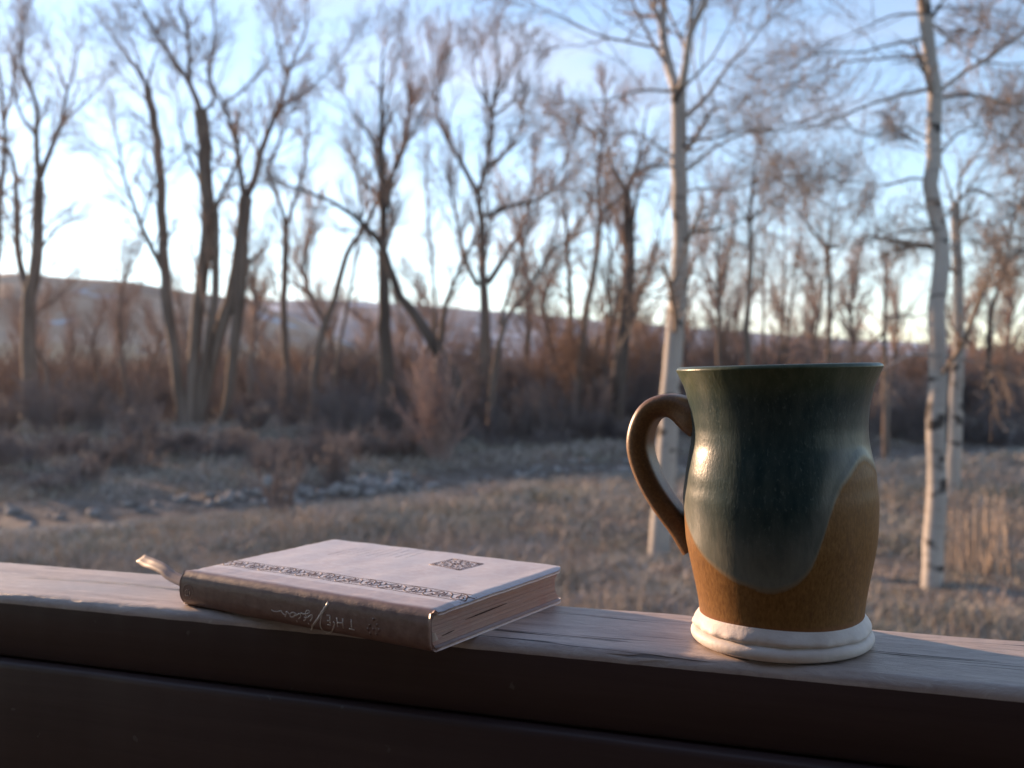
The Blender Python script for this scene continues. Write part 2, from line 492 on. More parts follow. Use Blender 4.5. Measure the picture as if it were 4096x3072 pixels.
def bare_tree(name, label, trunks, limbs=(), depth=28.0, bark=None, twig=None, group=None, ground_px=None,
              r_tr=0.25, dens=1.0, up=0.07, ang=40, len1=2.3, tw=1.0, minr=0.0042, crown_from=0.40, levels=3, rs=None):
    """trunks / limbs: lists of (pixel path, start radius, end radius). Built at true distance with depth of their own."""
    bark = bark or M_BARK; twig = twig or M_TWIG
    rs = rs or (0.86 if bark is M_BIRCH else 0.68)
    trunks = [(p, a * rs, b * rs) for p, a, b in trunks]; limbs = [(p, a * rs, max(b * rs, 0.004)) for p, a, b in limbs]
    b0 = trunks[0][0][0]
    base = at_depth(b0[0], b0[1], depth)
    gzb = float(gz(base[0], base[1]))
    root = empty(name, (base[0], base[1], gzb), label, 'tree', group)
    org = np.array([base[0], base[1], gzb])
    placed_px, placed_d = [], []
    main = []
    for kind, lst in (('trunk', trunks), ('limb', limbs)):
        for path, ra, rb in lst:
            path = list(path)
            if kind == 'trunk':
                d0 = depth
                top = depth + rng.uniform(-0.06, 0.06) * 8
            else:
                j = int(np.argmin([(q[0] - path[0][0]) ** 2 + (q[1] - path[0][1]) ** 2 for q in placed_px]))
                d0 = placed_d[j]
                plen = sum(math.hypot(path[i + 1][0] - path[i][0], path[i + 1][1] - path[i][1]) for i in range(len(path) - 1)) * depth / FPX
                top = d0 + rng.choice([-1, 1]) * rng.uniform(0.15, 0.55) * plen
            ds = np.linspace(d0, top, len(path))
            n = max(6, min(26, 5 * len(path)))
            Q = resample_path(path, ds, n, 0.05)
            if kind == 'trunk':
                zg = float(gz(Q[0, 0], Q[0, 1])) - 0.15
                if Q[0, 2] > zg + 0.05:
                    foot = np.array([Q[0, 0] + (Q[0, 0] - Q[2, 0]) * 0.3, Q[0, 1], zg])
                    mid = (foot + Q[0]) / 2
                    Q = np.vstack([foot, mid, Q])
                n = len(Q)
            R = ra + (rb - ra) * np.linspace(0, 1, n) ** 0.85
            if kind == 'trunk':
                R[0] *= 1.35; R[1] *= 1.1
            placed_px += [path[0]] + [((path[i][0] * (1 - f) + path[i + 1][0] * f), (path[i][1] * (1 - f) + path[i + 1][1] * f)) for i in range(len(path) - 1) for f in (0.25, 0.5, 0.75, 1.0)]
            placed_d += [ds[0]] + [ds[i] * (1 - f) + ds[i + 1] * f for i in range(len(path) - 1) for f in (0.25, 0.5, 0.75, 1.0)]
            V, F = tubes(Q[None], R[None], 10 if ra > 0.05 else 7)
            link(kind, np_mesh(kind, V - org, F, bark), root)
            main.append((Q, R, kind))
    S = Soup()
    l2p, l2r = [], []
    for Q, R, kind in main:
        L = np.linalg.norm(np.diff(Q, axis=0), axis=1).sum()
        forked = kind == 'trunk' and R[-1] > .045 and len(limbs) > 0
        n1 = max(3, int(L * 1.75 * dens * (0.3 if forked else 0.75 if kind == 'trunk' else 1.15)))
        p1, r1 = spawn(Q[None], R[None], n1, crown_from if kind == 'trunk' else 0.15, ang, len1 / max(L, 1.0), 0.5, 7, up, 0.085, 0.5, 0.35)
        r1 = np.clip(r1, minr * 1.6, 0.026)
        V, F = tubes(p1, r1, 4); S.add(V, F)
        # the parent's own end carries a fan too
        l2p.append(p1); l2r.append(r1)
        if forked: continue
        tipP = np.repeat(Q[None, -1], 5, 0); T = Q[-1] - Q[-3]; T = T / np.linalg.norm(T)
        p1b, r1b = grow(tipP, T + rng.normal(0, 0.34, (5, 3)), rng.uniform(0.5, 1.0, 5) * len1 * 0.8, np.full(5, max(R[-1] * 0.75, minr * 1.3)), 7, up, 0.09)
        V, F = tubes(p1b, np.maximum(r1b, minr), 4); S.add(V, F)
        l2p.append(p1b); l2r.append(r1b)
    p1 = np.concatenate(l2p); r1 = np.concatenate(l2r)
    p2, r2 = spawn(p1, r1, max(2, int(round(6 * tw))), 0.15, ang * 0.9, 0.55, 0.62, 5, up * 0.8, 0.09, 0.25)
    r2 = np.clip(r2, minr, 0.016); V, F = tubes(p2, r2, 3); S.add(V, F)
    if levels > 2:
        p3, r3 = spawn(p2, r2, max(2, int(round(4 * tw))), 0.15, ang * .9, 0.62, 0.75, 3, up * 0.6, 0.10, 0.2)
        r3 = np.clip(r3, minr * 0.8, 0.009); V, F = tubes(p3, r3, 3); S.add(V, F)
    me = S.mesh('crown', twig)
    me.transform(Matrix.Translation(-Vector(org)))
    link('crown', me, root)
    return root

# pixel frames of the crops the limbs were read from
def za(*p): return [(x * 0.7231, y * 0.7231) for x, y in p]
def zb(*p): return [(1100 + x * 0.7231, y * 0.7231) for x, y in p]
def zc(*p): return [(2200 + x * 0.904, y * 0.904) for x, y in p]
def zd(*p): return [(3100 + x * 0.904, y * 0.904) for x, y in p]

bare_tree('cottonwood_tree', 'bare grey cottonwood cut by the picture edge beside a forked twin-stem tree',
    [(za((-60, 2150), (-20, 1500), (0, 1080), (18, 900), (25, 700), (10, 500), (-25, 300)), .26, .06)],
    [(za((22, 700), (60, 520), (100, 300), (120, 120)), .07, .02), (za((20, 800), (60, 860), (85, 950)), .06, .04)], depth=33, dens=1.1)
bare_tree('cottonwood_tree', 'bare cottonwood forked low into two stems before the brown hill, stub branch on its side',
    [(za((165, 2120), (160, 1900), (165, 1640), (195, 1500), (210, 1250), (215, 1000)), .40, .24)],
    [(za((165, 1620), (130, 1540), (95, 1350), (90, 1100), (75, 900), (20, 790)), .22, .09),
     (za((215, 1000), (200, 750), (205, 600), (150, 430), (120, 330), (125, 120)), .17, .035),
     (za((200, 755), (110, 620), (75, 450), (85, 250)), .10, .03),
     (za((222, 980), (280, 830), (340, 680), (375, 500), (410, 400), (430, 280)), .17, .03),
     (za((340, 690), (420, 610), (500, 540), (560, 470)), .08, .02),
     (za((375, 500), (330, 400), (270, 280)), .06, .02),
     (za((215, 1390), (270, 1320), (340, 1240)), .10, .035)], depth=33, dens=1.05, tw=1.1)
bare_tree('cottonwood_tree', 'large multi-stemmed bare cottonwood, pale lower stems fanning up from one base on the creek bank',
    [(za((1015, 2385), (1000, 2220), (965, 1930), (930, 1700), (905, 1400), (895, 1200), (885, 950), (850, 650), (815, 480)), .27, .17),
     (za((1060, 2385), (1065, 2200), (1085, 1850), (1110, 1600), (1150, 1250), (1140, 1000), (1130, 750), (1110, 610)), .25, .29),
     (za((1105, 2385), (1165, 2050), (1230, 1800), (1290, 1600), (1340, 1300), (1360, 1090)), .24, .29),
     (za((1085, 2385), (1110, 2150), (1150, 1900), (1190, 1640), (1192, 1350), (1188, 1150)), .18, .17),
     (za((1230, 2330), (1262, 2220), (1290, 1970), (1330, 1640), (1345, 1350)), .20, .24)],
    [(za((815, 480), (750, 380), (700, 300), (630, 200)), .09, .02), (za((800, 450), (760, 330), (715, 190)), .07, .02), (za((815, 480), (850, 330), (890, 240)), .07, .02),
     (za((900, 1490), (800, 1290), (720, 1080), (675, 940), (665, 830), (640, 740)), .13, .025), (za((790, 1230), (850, 1050), (880, 980)), .07, .02), (za((680, 940), (610, 850), (530, 800)), .05, .012),
     (za((1110, 610), (1040, 450), (900, 240), (800, 60), (750, -60)), .15, .04), (za((1050, 450), (1040, 200), (1000, 20), (1010, -90)), .11, .035),
     (za((1130, 610), (1185, 550), (1150, 400), (1190, 150), (1180, -40)), .09, .02), (za((1110, 1010), (1040, 850), (1000, 700), (990, 560)), .08, .02),
     (za((1188, 1150), (1300, 920), (1320, 800)), .10, .06),
     (za((1350, 1090), (1330, 950), (1310, 800), (1240, 590), (1190, 500), (1160, 380)), .14, .03), (za((1240, 570), (1340, 500), (1470, 350), (1530, 220)), .07, .015),
     (za((1365, 1080), (1400, 1010), (1460, 800), (1560, 530), (1620, 340), (1690, 180), (1700, 20)), .18, .03),
     (za((1540, 600), (1700, 500), (1850, 360), (1936, 230)), .08, .015), (za((1590, 430), (1540, 250), (1510, 100)), .08, .015),
     (za((1370, 1450), (1430, 1420), (1480, 1360)), .06, .02), (za((1430, 900), (1500, 870), (1560, 720)), .06, .02)],
    depth=28, dens=1.35, tw=1.2, len1=2.0)
bare_tree('cottonwood_tree', 'slim dark Y-forked bare tree between the multi-stemmed cottonwood and the leaning trunks',
    [(za((1590, 2080), (1575, 1850), (1570, 1640), (1580, 1400), (1582, 1250)), .20, .14)],
    [(za((1580, 1250), (1550, 1130), (1480, 950), (1510, 880), (1560, 750), (1600, 640)), .11, .025), (za((1585, 1250), (1610, 1170), (1680, 930), (1700, 750), (1700, 560)), .11, .03)], depth=30, tw=1.2, len1=1.4, dens=1.5)
bare_tree('cottonwood_tree', 'slanting brown bare trunk leaning right beside the thick dark snag',
    [(zb((215, 2080), (260, 1850), (330, 1650), (400, 1400), (490, 1270), (560, 1120), (620, 1000), (700, 850), (745, 600)), .20, .06)],
    [(zb((620, 1000), (560, 900), (480, 780)), .06, .02), (zb((740, 640), (830, 520), (900, 380)), .05, .012)], depth=29, twig=M_TWIG_W, tw=1.25, crown_from=.5, up=.14, len1=1.6, dens=1.2)
bare_tree('cottonwood_tree', 'thin slanting sapling stem just right of the leaning brown trunk',
    [(zb((330, 2080), (370, 1850), (410, 1650), (450, 1400), (465, 1280), (500, 1150)), .10, .05)], [], depth=29.5, dens=.9)
bare_tree('cottonwood_tree', 'thick dark upright trunk with dense brushy tan crown and long reaching limb',
    [(zb((625, 2190), (615, 1950), (605, 1650), (600, 1400), (600, 1200), (590, 950), (590, 700), (590, 400), (600, 260)), .36, .03)],
    [(zb((600, 1200), (640, 1000), (720, 800), (740, 580), (720, 400)), .12, .02), (zb((595, 950), (540, 780), (430, 620), (390, 540)), .10, .015),
     (zb((590, 700), (640, 480), (700, 240)), .07, .012), (zb((600, 1100), (480, 1000), (440, 900)), .08, .02), (zb((720, 800), (800, 650), (880, 480)), .06, .012),
     (zb((640, 1250), (640, 1000), (690, 820)), .08, .03)], depth=26, bark=M_BARK_D, twig=M_TWIG_W, tw=1.2, up=.11, ang=32, len1=1.6, dens=1.2)
bare_tree('leaning_dead_tree', 'dark dead trunk fallen aslant across the thick upright tree, bare limb reaching left',
    [(zb((990, 2090), (870, 1890), (760, 1720), (690, 1640), (640, 1500), (590, 1360), (500, 1250), (400, 1170), (300, 1110), (180, 1060), (60, 1020)), .30, .035)],
    [(zb((480, 1240), (470, 1080), (440, 950)), .06, .02)], depth=25, bark=M_BARK_D, dens=.7, crown_from=.55, len1=1.2)
bare_tree('aspen_tree', 'straight slender bare sapling left of the brush-topped tree',
    [(zb((890, 2050), (885, 1850), (880, 1650), (870, 1450), (845, 1200), (835, 850), (840, 700)), .11, .02)], [], depth=31, tw=1.1, len1=0.8, dens=1.6)
bare_tree('cottonwood_tree', 'slim bare tree slanting right with two thin forks, before the blue hill gap',
    [(zb((900, 2000), (930, 1780), (960, 1640), (1050, 1430), (1120, 1310), (1180, 1230)), .17, .05)],
    [(zb((1045, 1430), (1020, 1280), (980, 1100), (940, 1040), (900, 950)), .09, .02), (zb((985, 1110), (970, 980), (985, 880)), .05, .015)], depth=28, len1=1.3, dens=1.3)
bare_tree('cottonwood_tree', 'bare cottonwood with round pinkish brush-like top crown and branches forking from a stout base',
    [(zb((1160, 2360), (1165, 2100), (1165, 1850), (1160, 1650), (1150, 1500), (1145, 1250), (1130, 1060), (1170, 930), (1190, 750), (1200, 620), (1235, 400), (1230, 200)), .33, .02)],
    [(zb((1122, 1070), (1020, 880), (920, 700), (880, 500), (860, 300)), .13, .02), (zb((895, 560), (930, 420), (965, 270)), .05, .012),
     (zb((1170, 930), (1280, 840), (1350, 720), (1370, 600)), .10, .03), (zb((1148, 1200), (1300, 1140), (1480, 1090), (1600, 900), (1640, 790)), .10, .02),
     (zb((1180, 1560), (1260, 1440), (1370, 1250), (1420, 1080), (1430, 900)), .15, .03), (zb((1120, 1580), (1050, 1430), (1000, 1200), (970, 1060)), .12, .03),
     (zb((1200, 620), (1120, 480), (1090, 360)), .07, .012), (zb((1210, 640), (1330, 540), (1420, 400)), .07, .012), (zb((1215, 560), (1300, 420), (1330, 280)), .06, .012),
     (zb((1190, 640), (1160, 420), (1180, 280)), .05, .012), (zb((1300, 830), (1420, 700), (1480, 640)), .05, .015)],
    depth=27, twig=M_TWIG_W, tw=1.2, up=.12, ang=30, len1=1.5, dens=1.35)
bare_tree('cottonwood_tree', 'slanted bare trunk rising right from the base of the round-crowned tree',
    [(zb((1195, 2370), (1200, 2150), (1240, 1900), (1290, 1750), (1370, 1650), (1450, 1520), (1530, 1390), (1650, 1300), (1720, 1180)), .19, .03)],
    [(zb((1240, 1800), (1300, 1600), (1370, 1370), (1400, 1270), (1440, 1120)), .09, .02), (zb((1530, 1390), (1560, 1200), (1540, 1060)), .06, .015)], depth=26, twig=M_TWIG_W, len1=1.4, dens=1.3)
bare_tree('cottonwood_tree', 'short broken-looking bare trunk in the thicket left of the two converging stems',
    [(zc((100, 1800), (95, 1600), (90, 1370), (80, 1150), (70, 950), (60, 830), (75, 650)), .22, .03)], [(zc((75, 1000), (30, 900), (-20, 860)), .07, .015)], depth=29, twig=M_TWIG_W, tw=1.3, len1=1.6, dens=1.2)
bare_tree('cottonwood_tree', 'tall curved brown trunk beside the broad dark trunk in the thicket',
    [(zc((120, 1800), (140, 1550), (160, 1380), (205, 1150), (220, 950), (215, 800), (235, 600), (240, 420)), .22, .035)],
    [(zc((232, 940), (310, 870), (350, 790)), .08, .02), (zc((235, 640), (160, 560), (90, 540)), .05, .012), (zc((232, 700), (300, 620), (330, 500)), .05, .012)], depth=27, twig=M_TWIG_W, tw=1.3, len1=1.6, dens=1.2)
bare_tree('cottonwood_tree', 'broad dark trunk with lopsided fork left of the foreground white birch',
    [(zc((290, 1830), (310, 1600), (325, 1480), (345, 1250), (350, 1050), (338, 860)), .36, .19)],
    [(zc((338, 860), (300, 780), (260, 700), (250, 560)), .12, .025), (zc((340, 860), (370, 780), (420, 740), (520, 715)), .13, .03), (zc((380, 775), (410, 600), (430, 480)), .09, .02),
     (zc((370, 1400), (400, 1290), (470, 1100), (500, 960)), .10, .025), (zc((355, 1050), (375, 930), (385, 850)), .10, .05)], depth=26, bark=M_BARK_D, twig=M_TWIG_W, tw=1.3, len1=1.7, dens=1.15)
bare_tree('aspen_tree', 'short thin stem squeezed between the curved brown trunk and the broad dark trunk',
    [(zc((235, 1800), (250, 1560), (262, 1380), (266, 1170), (262, 1020)), .13, .05)], [], depth=28, dens=1.09)
bare_tree('aspen_tree', 'grey slender tree rising behind the mug rim, right of the foreground birch',
    [(zc((880, 1850), (880, 1600), (870, 1450), (890, 1150), (885, 950), (905, 750), (925, 650)), .17, .03)],
    [(zc((890, 1000), (830, 900), (790, 850)), .05, .012), (zc((890, 980), (960, 900), (1020, 870)), .05, .012)], depth=22, dens=1.29, tw=1.2, up=.02, ang=45)
bare_tree('cottonwood_tree', 'brushy reddish-brown young tree behind the foreground birch trunk',
    [(zc((750, 1800), (745, 1500), (740, 1150), (750, 950)), .13, .03)], [(zc((742, 1300), (680, 1180), (650, 1050)), .07, .015), (zc((742, 1250), (800, 1120), (810, 980)), .07, .015)], depth=28, twig=M_TWIG_W, dens=2.04, tw=1.4)
for path, lab in (((zc((950, 1800), (945, 1500), (945, 1150), (950, 950))), 'thin straight sapling behind the mug next to the grey slender tree'),
                  ((zd((20, 1700), (30, 1500), (42, 1200), (40, 1000))), 'thin pale sapling of the pair standing behind the middle of the mug'),
                  ((zd((40, 1700), (60, 1450), (92, 1180), (110, 1020))), 'slightly slanted thin sapling of the pair standing behind the middle of the mug')):
    bare_tree('aspen_tree', lab, [(path, .10, .025)], [], depth=31, twig=M_TWIG_W, dens=1.36, tw=1.2, up=.05)
bare_tree('aspen_tree', 'wide-forked young bare tree with low spreading crown behind the mug, right of centre',
    [(zd((238, 1800), (237, 1600), (240, 1300), (235, 1090)), .13, .07)],
    [(zd((235, 1095), (180, 1040), (110, 950), (60, 890)), .07, .015), (zd((237, 1090), (300, 1090), (350, 1000)), .06, .012), (zd((236, 1100), (245, 980), (270, 860)), .05, .012)], depth=24, dens=1.50, tw=1.3, up=.05, ang=42)
bare_tree('aspen_tree', 'thin slanted sapling touching the wide-forked young tree',
    [(zd((150, 1800), (170, 1600), (190, 1450), (215, 1250), (225, 1120)), .08, .03)], [], depth=27, dens=1.2)
bare_tree('aspen_tree', 'small crooked bare tree with long low side branches left of the nearest right-hand birch',
    [(zd((490, 1820), (485, 1600), (485, 1420), (490, 1220), (480, 1150)), .12, .03)],
    [(zd((480, 1470), (420, 1530), (350, 1590), (290, 1620)), .06, .012), (zd((490, 1410), (560, 1395), (630, 1400), (680, 1370)), .06, .012)], depth=21, twig=M_TWIG_W, dens=1.22, tw=1.2, up=.03, ang=46)
bare_tree('cottonwood_tree', 'dark crooked trunk bending right near the right-hand edge beyond the birches',
    [(zd((940, 1850), (945, 1600), (955, 1400), (985, 1280), (1020, 1170), (1035, 1050)), .22, .05)],
    [(zd((985, 1280), (930, 1180), (900, 1120)), .05, .012), (zd((1010, 1190), (1080, 1100), (1130, 1050)), .06, .015)], depth=30, bark=M_BARK_D, twig=M_TWIG_W, dens=1.22, tw=1.3)

# the pale birches in the meadow
bare_tree('birch_tree', 'white-barked birch in the meadow right behind the mug handle, forking high into a V',
    [([(2636, 2222), (2655, 2000), (2670, 1750)] + zc((535, 1650), (560, 1400), (575, 1150), (575, 900), (570, 700), (570, 500), (565, 400)), .135, .085)],
    [(zc((562, 400), (540, 340), (510, 220), (498, 110), (505, -40), (500, -200)), .065, .035), (zc((500, 160), (480, 80), (455, 0), (440, -100)), .035, .02),
     (zc((570, 400), (585, 370), (600, 280), (620, 150), (660, 60), (690, -20), (700, -180)), .055, .03), (zc((617, 160), (625, 0), (620, -150)), .03, .015),
     (zc((590, 520), (640, 480), (700, 420), (790, 290), (870, 210), (960, 90)), .035, .01), (zc((540, 405), (400, 400), (270, 440), (120, 450)), .02, .006),
     (zc((560, 740), (530, 738), (420, 740), (330, 790)), .022, .007), (zc((595, 760), (720, 660), (860, 590), (1000, 570), (1100, 540)), .024, .007),
     (zc((592, 1035), (750, 1010), (850, 970), (980, 900)), .022, .006), (zc((500, 215), (370, 190), (200, 150), (50, 70), (-60, 20)), .022, .006),
     (zc((330, 185), (420, 80), (470, 10)), .014, .006), (zc((600, 380), (720, 250), (800, 100)), .022, .007), (zc((530, 1260), (460, 1290), (400, 1300)), .018, .006), (zc((575, 720), (470, 640), (380, 590), (260, 590)), .02, .006),
     (zc((585, 610), (720, 610), (850, 560), (960, 420)), .02, .006), (zc((570, 860), (680, 830), (800, 840), (920, 800)), .018, .006)],
    depth=9.9, bark=M_BIRCH, twig=M_TWIG_A, dens=1.5, tw=1.0, up=.0, ang=48, len1=1.35, minr=.0024, crown_from=.5)
bare_tree('birch_tree', 'wavy white-barked birch with warm lit edge standing nearest in the meadow, right of the mug',
    [([(3722, 2375), (3735, 2200), (3742, 2000), (3745, 1750)] + zd((722, 1650), (715, 1400), (740, 1200), (735, 1050), (700, 900), (693, 750), (713, 680), (705, 560), (710, 400), (690, 250), (665, 100), (655, 0), (650, -150)), .105, .06)],
    [(zd((735, 400), (850, 310), (930, 270), (1000, 220), (1100, 140), (1180, 60)), .026, .008), (zd((740, 430), (900, 420), (1000, 450), (1080, 490), (1160, 540)), .02, .006), (zd((930, 275), (1050, 285), (1150, 270)), .012, .005),
     (zd((655, 170), (500, 200), (380, 230), (200, 235), (80, 290)), .018, .005), (zd((660, 245), (480, 260), (300, 280), (150, 330)), .018, .005), (zd((680, 395), (560, 420), (400, 470), (250, 530), (130, 570), (0, 580)), .022, .005),
     (zd((690, 1010), (550, 1030), (380, 1080), (260, 1130)), .018, .005), (zd((650, 60), (520, 70), (380, 130), (260, 180)), .016, .005), (zd((680, 90), (800, 200), (880, 250)), .018, .006),
     (zd((690, 800), (600, 790), (480, 820), (350, 800)), .016, .005), (zd((730, 680), (800, 600), (900, 560), (1000, 600)), .018, .005), (zd((735, 1120), (830, 1060), (930, 1080)), .016, .005),
     (zd((700, 1575), (600, 1570), (500, 1620), (400, 1660)), .014, .004), (zd((740, 1570), (830, 1590), (900, 1600)), .014, .004), (zd((668, 120), (760, -20), (860, -120)), .022, .008), (zd((690, 620), (560, 560), (430, 600), (330, 560)), .014, .005)],
    depth=8.06, bark=M_BIRCH, twig=M_TWIG_A, dens=1.56, tw=1.0, up=.0, ang=48, len1=1.2, minr=.0020, crown_from=.3)
bare_tree('birch_tree', 'slimmer white birch half hidden behind the wavy birch trunk',
    [([(3808, 1985), (3818, 1800), (3826, 1550)] + zd((812, 1500), (810, 1200), (797, 900)), .12, .07)],
    [(zd((797, 905), (750, 960), (700, 1000)), .03, .012), (zd((800, 900), (870, 840), (960, 860), (1060, 850), (1130, 820)), .03, .008), (zd((810, 890), (830, 760), (900, 680), (930, 600)), .028, .008),
     (zd((795, 920), (760, 800), (720, 700), (640, 640)), .026, .008), (zd((840, 860), (920, 740), (1020, 640), (1070, 560)), .022, .006), (zd((803, 960), (880, 980), (980, 990), (1040, 960)), .02, .006), (zd((803, 1180), (880, 1160), (960, 1160)), .016, .005)],
    depth=13.4, bark=M_BIRCH, twig=M_TWIG_A, dens=1.50, tw=1.2, up=.01, ang=46, len1=1.0, minr=.004, crown_from=.55)
bare_tree('birch_tree', 'birch mostly outside the picture at the right, only its upper twigs reaching in',
    [([(4420, 2150), (4400, 1500), (4370, 900), (4350, 300), (4330, -200)], .13, .05)],
    [([(4365, 800), (4250, 700), (4120, 640)], .03, .008), ([(4352, 350), (4200, 240), (4080, 160), (3960, 120)], .03, .008), ([(4345, 200), (4180, 60), (4020, -20), (3930, 60)], .03, .008), ([(4370, 950), (4220, 980), (4080, 1020)], .025, .006), ([(4360, 600), (4200, 500), (4100, 420), (4010, 420)], .025, .006)],
    depth=11.5, bark=M_BIRCH, twig=M_TWIG_A, dens=1.29, tw=1.0, up=.0, ang=46, len1=1.0, minr=.004, crown_from=.4)

# thin far wood behind everything: a few generic trees, copied
def generic_tree(seed):
    h = 7.5 + 3 * rng.random()
    S = Soup()
    Q = catmull(np.array([[0, 0, -.3], [rng.normal(0, .2), rng.normal(0, .2), h * .3], [rng.normal(0, .5), rng.normal(0, .5), h * .65], [rng.normal(0, .8), rng.normal(0, .8), h]]), 16)
    R = np.linspace(.2, .03, 16)
    V, F = tubes(Q[None], R[None], 8)
    tr = np_mesh('trunk', V, F, M_BARK)
    p1, r1 = spawn(Q[None], R[None], 44, .28, 36, .30, .45, 7, .12, .1, .4, .5)
    r1 = np.clip(r1, .012, .06); V, F = tubes(p1, r1, 4); S.add(V, F)
    p2, r2 = spawn(p1, r1, 8, .12, 32, .5, .6, 5, .1, .12, .2); r2 = np.clip(r2, .01, .03); V, F = tubes(p2, r2, 3); S.add(V, F)
    p3, r3 = spawn(p2, r2, 5, .2, 32, .6, .8, 3, .08, .12, .2); r3 = np.clip(r3, .008, .02); V, F = tubes(p3, r3, 3); S.add(V, F)
    return tr, S.mesh('crown', M_TWIG_W)
gen = [generic_tree(s) for s in range(4)]
far_spots = [(180, 46), (520, 50), (1000, 44), (1330, 48), (1700, 45), (2080, 42), (2230, 38), (2420, 40), (2560, 46), (2760, 40), (2900, 36), (2990, 48), (3120, 42), (3260, 46), (3420, 40), (3560, 48), (3900, 44), (4020, 38), (4200, 42), (-150, 44), (90, 58), (300, 62), (400, 54), (480, 66), (610, 60), (720, 57), (880, 63), (1080, 60), (1450, 62), (1600, 58)]
for k, (px, d) in enumerate(far_spots):
    P = at_depth(px, 1600, d)
    zg = float(gz(P[0], P[1]))
    s = (0.62 if px > 2600 else 0.85 if d < 52 else .68) * rng.uniform(0.85, 1.15)
    r = empty('bare_tree', (P[0], P[1], zg), 'slender bare tree far back ' + ('before the brown hill, left of the leaning trunks' if px < 1300 else 'before the blue hill, between leaning trunk and foreground birch' if px < 2650 else 'behind the mug and between the two foreground birches' if px < 3650 else 'right of the wavy birch'), 'tree', 'slender far trees, ' + ('brown hill' if px < 1300 else 'blue hill' if px < 2650 else 'behind the mug' if px < 3650 else 'right of the birch'))
    r.scale = (s, s, s); r.rotation_euler[2] = rng.uniform(0, 6.28)
    tr, cr = gen[k % 4]
    link('trunk', tr, r); link('crown', cr, r)

# ------------------------------------------------------------------ shrubs of the thicket
def shrub_mesh(seed, h, spread, n, mat, upb=.06, fine=5):
    S = Soup()
    a = rng.uniform(0, 6.283, n); rr = spread * .35 * np.sqrt(rng.random(n))
    P0 = np.stack([np.cos(a) * rr, np.sin(a) * rr, np.full(n, -.12)], 1)
    D = np.stack([np.cos(a) * rng.uniform(.1, .6, n) * spread, np.sin(a) * rng.uniform(.1, .6, n) * spread, np.ones(n)], 1)
    p1, r1 = grow(P0, D, h * rng.uniform(.6, 1.1, n), rng.uniform(.012, .022, n), 6, upb, .10, .5)
    V, F = tubes(p1, r1, 4); S.add(V, F)
    p2, r2 = spawn(p1, r1, 5, .15, 30, .45, .7, 5, .05, .14, .2); r2 = np.clip(r2, .008, .03); V, F = tubes(p2, r2, 3); S.add(V, F)
    p3, r3 = spawn(p2, r2, fine, .15, 36, .55, .8, 3, .03, .15, .15); r3 = np.clip(r3, .007, .02); V, F = tubes(p3, r3, 3); S.add(V, F)
    return S.mesh('shrub', mat)
sh_g = [shrub_mesh(s, h, sp, 34, M_SHRUB) for s, (h, sp) in enumerate(((2.0, .9), (1.6, 1.1), (2.5, .8), (1.4, 1.2)))]
sh_r = [shrub_mesh(10 + s, h, sp, 34, M_SHRUB_R, .09) for s, (h, sp) in enumerate(((2.6, .6), (3.1, .5), (2.2, .8)))]

ZONES = [(450, 'below the low-forked cottonwood'), (1000, 'at the foot of the multi-stemmed cottonwood'), (1400, 'below the slim Y-forked tree'), (1750, 'around the thick dark trunk'),
         (2150, 'below the round-crowned cottonwood'), (2650, 'below the broad dark trunk'), (3450, 'seen behind the mug'), (9999, 'beyond the right-hand birches')]
def put_shrub(me, px, d, s, label, group, rz=None):
    if group and 'converging' not in group:
        z = [t for lim, t in ZONES if px < lim][0]
        label += ', ' + z; group += ', ' + z
    P = at_depth(px, 1600, d)
    o = link('shrub', me, None, (P[0], P[1], float(gz(P[0], P[1]))))
    o.scale = (s, s, s); o.rotation_euler[2] = rng.uniform(0, 6.28) if rz is None else rz
    return tag(o, label, 'shrub', group)
# front row along the far bank, grey
for k in range(34):
    px = -120 + k * 128 + rng.uniform(-40, 40)
    d = (24.5 if px < 2000 else 25.5) + rng.uniform(-1.5, 2.5)
    if 560 < px < 960: d += 5.0
    put_shrub(sh_g[k % 4], px, d, rng.uniform(.6, .95) * (.8 if px < 1000 else 1), 'grey leafless shrub along the far creek bank', 'grey shrubs along the far creek bank')
for k in range(36):
    px = -120 + k * 122 + rng.uniform(-40, 40)
    put_shrub(sh_g[(k + 2) % 4], px, 31 + rng.uniform(-2, 3), rng.uniform(.85, 1.2) * (.7 if px < 1000 else 1), 'dark leafless shrub deep among the tree trunks', 'dark shrubs among the tree trunks')
for k in range(26):
    px = 1150 + k * 118 + rng.uniform(-50, 50)
    put_shrub(sh_r[k % 3], px, 36 + rng.uniform(-3, 4), rng.uniform(.85, 1.2) * (1.0 if px < 2900 else .8), 'tall rust-brown willow brush behind the trunks', 'rust-brown willow brush behind the trunks')
for px, d, s in ((2330, 27.5, 1.15), (2440, 28.5, 1.0), (2230, 29, 1.05)):
    put_shrub(sh_r[1], px, d, s, 'tall rust-brown brush clump at the foot of the two converging stems', 'rust clumps at the converging stems')
sh_l = [shrub_mesh(30 + s, h, sp, 26, M_SHRUB, .02, 4) for s, (h, sp) in enumerate(((.75, 1.3), (.95, 1.1), (.6, 1.5)))]
for k in range(64):
    px = -150 + k * 68 + rng.uniform(-40, 40)
    P = at_depth(px, 1600, 20.0)
    d = float(creek_y(P[0])) + 3.4 + rng.uniform(0, 4.2)
    put_shrub(sh_l[k % 3], px, min(d, 25.5), rng.uniform(.45, .85), 'low grey brush next to the creek stones', 'low brush between creek stones and thicket')
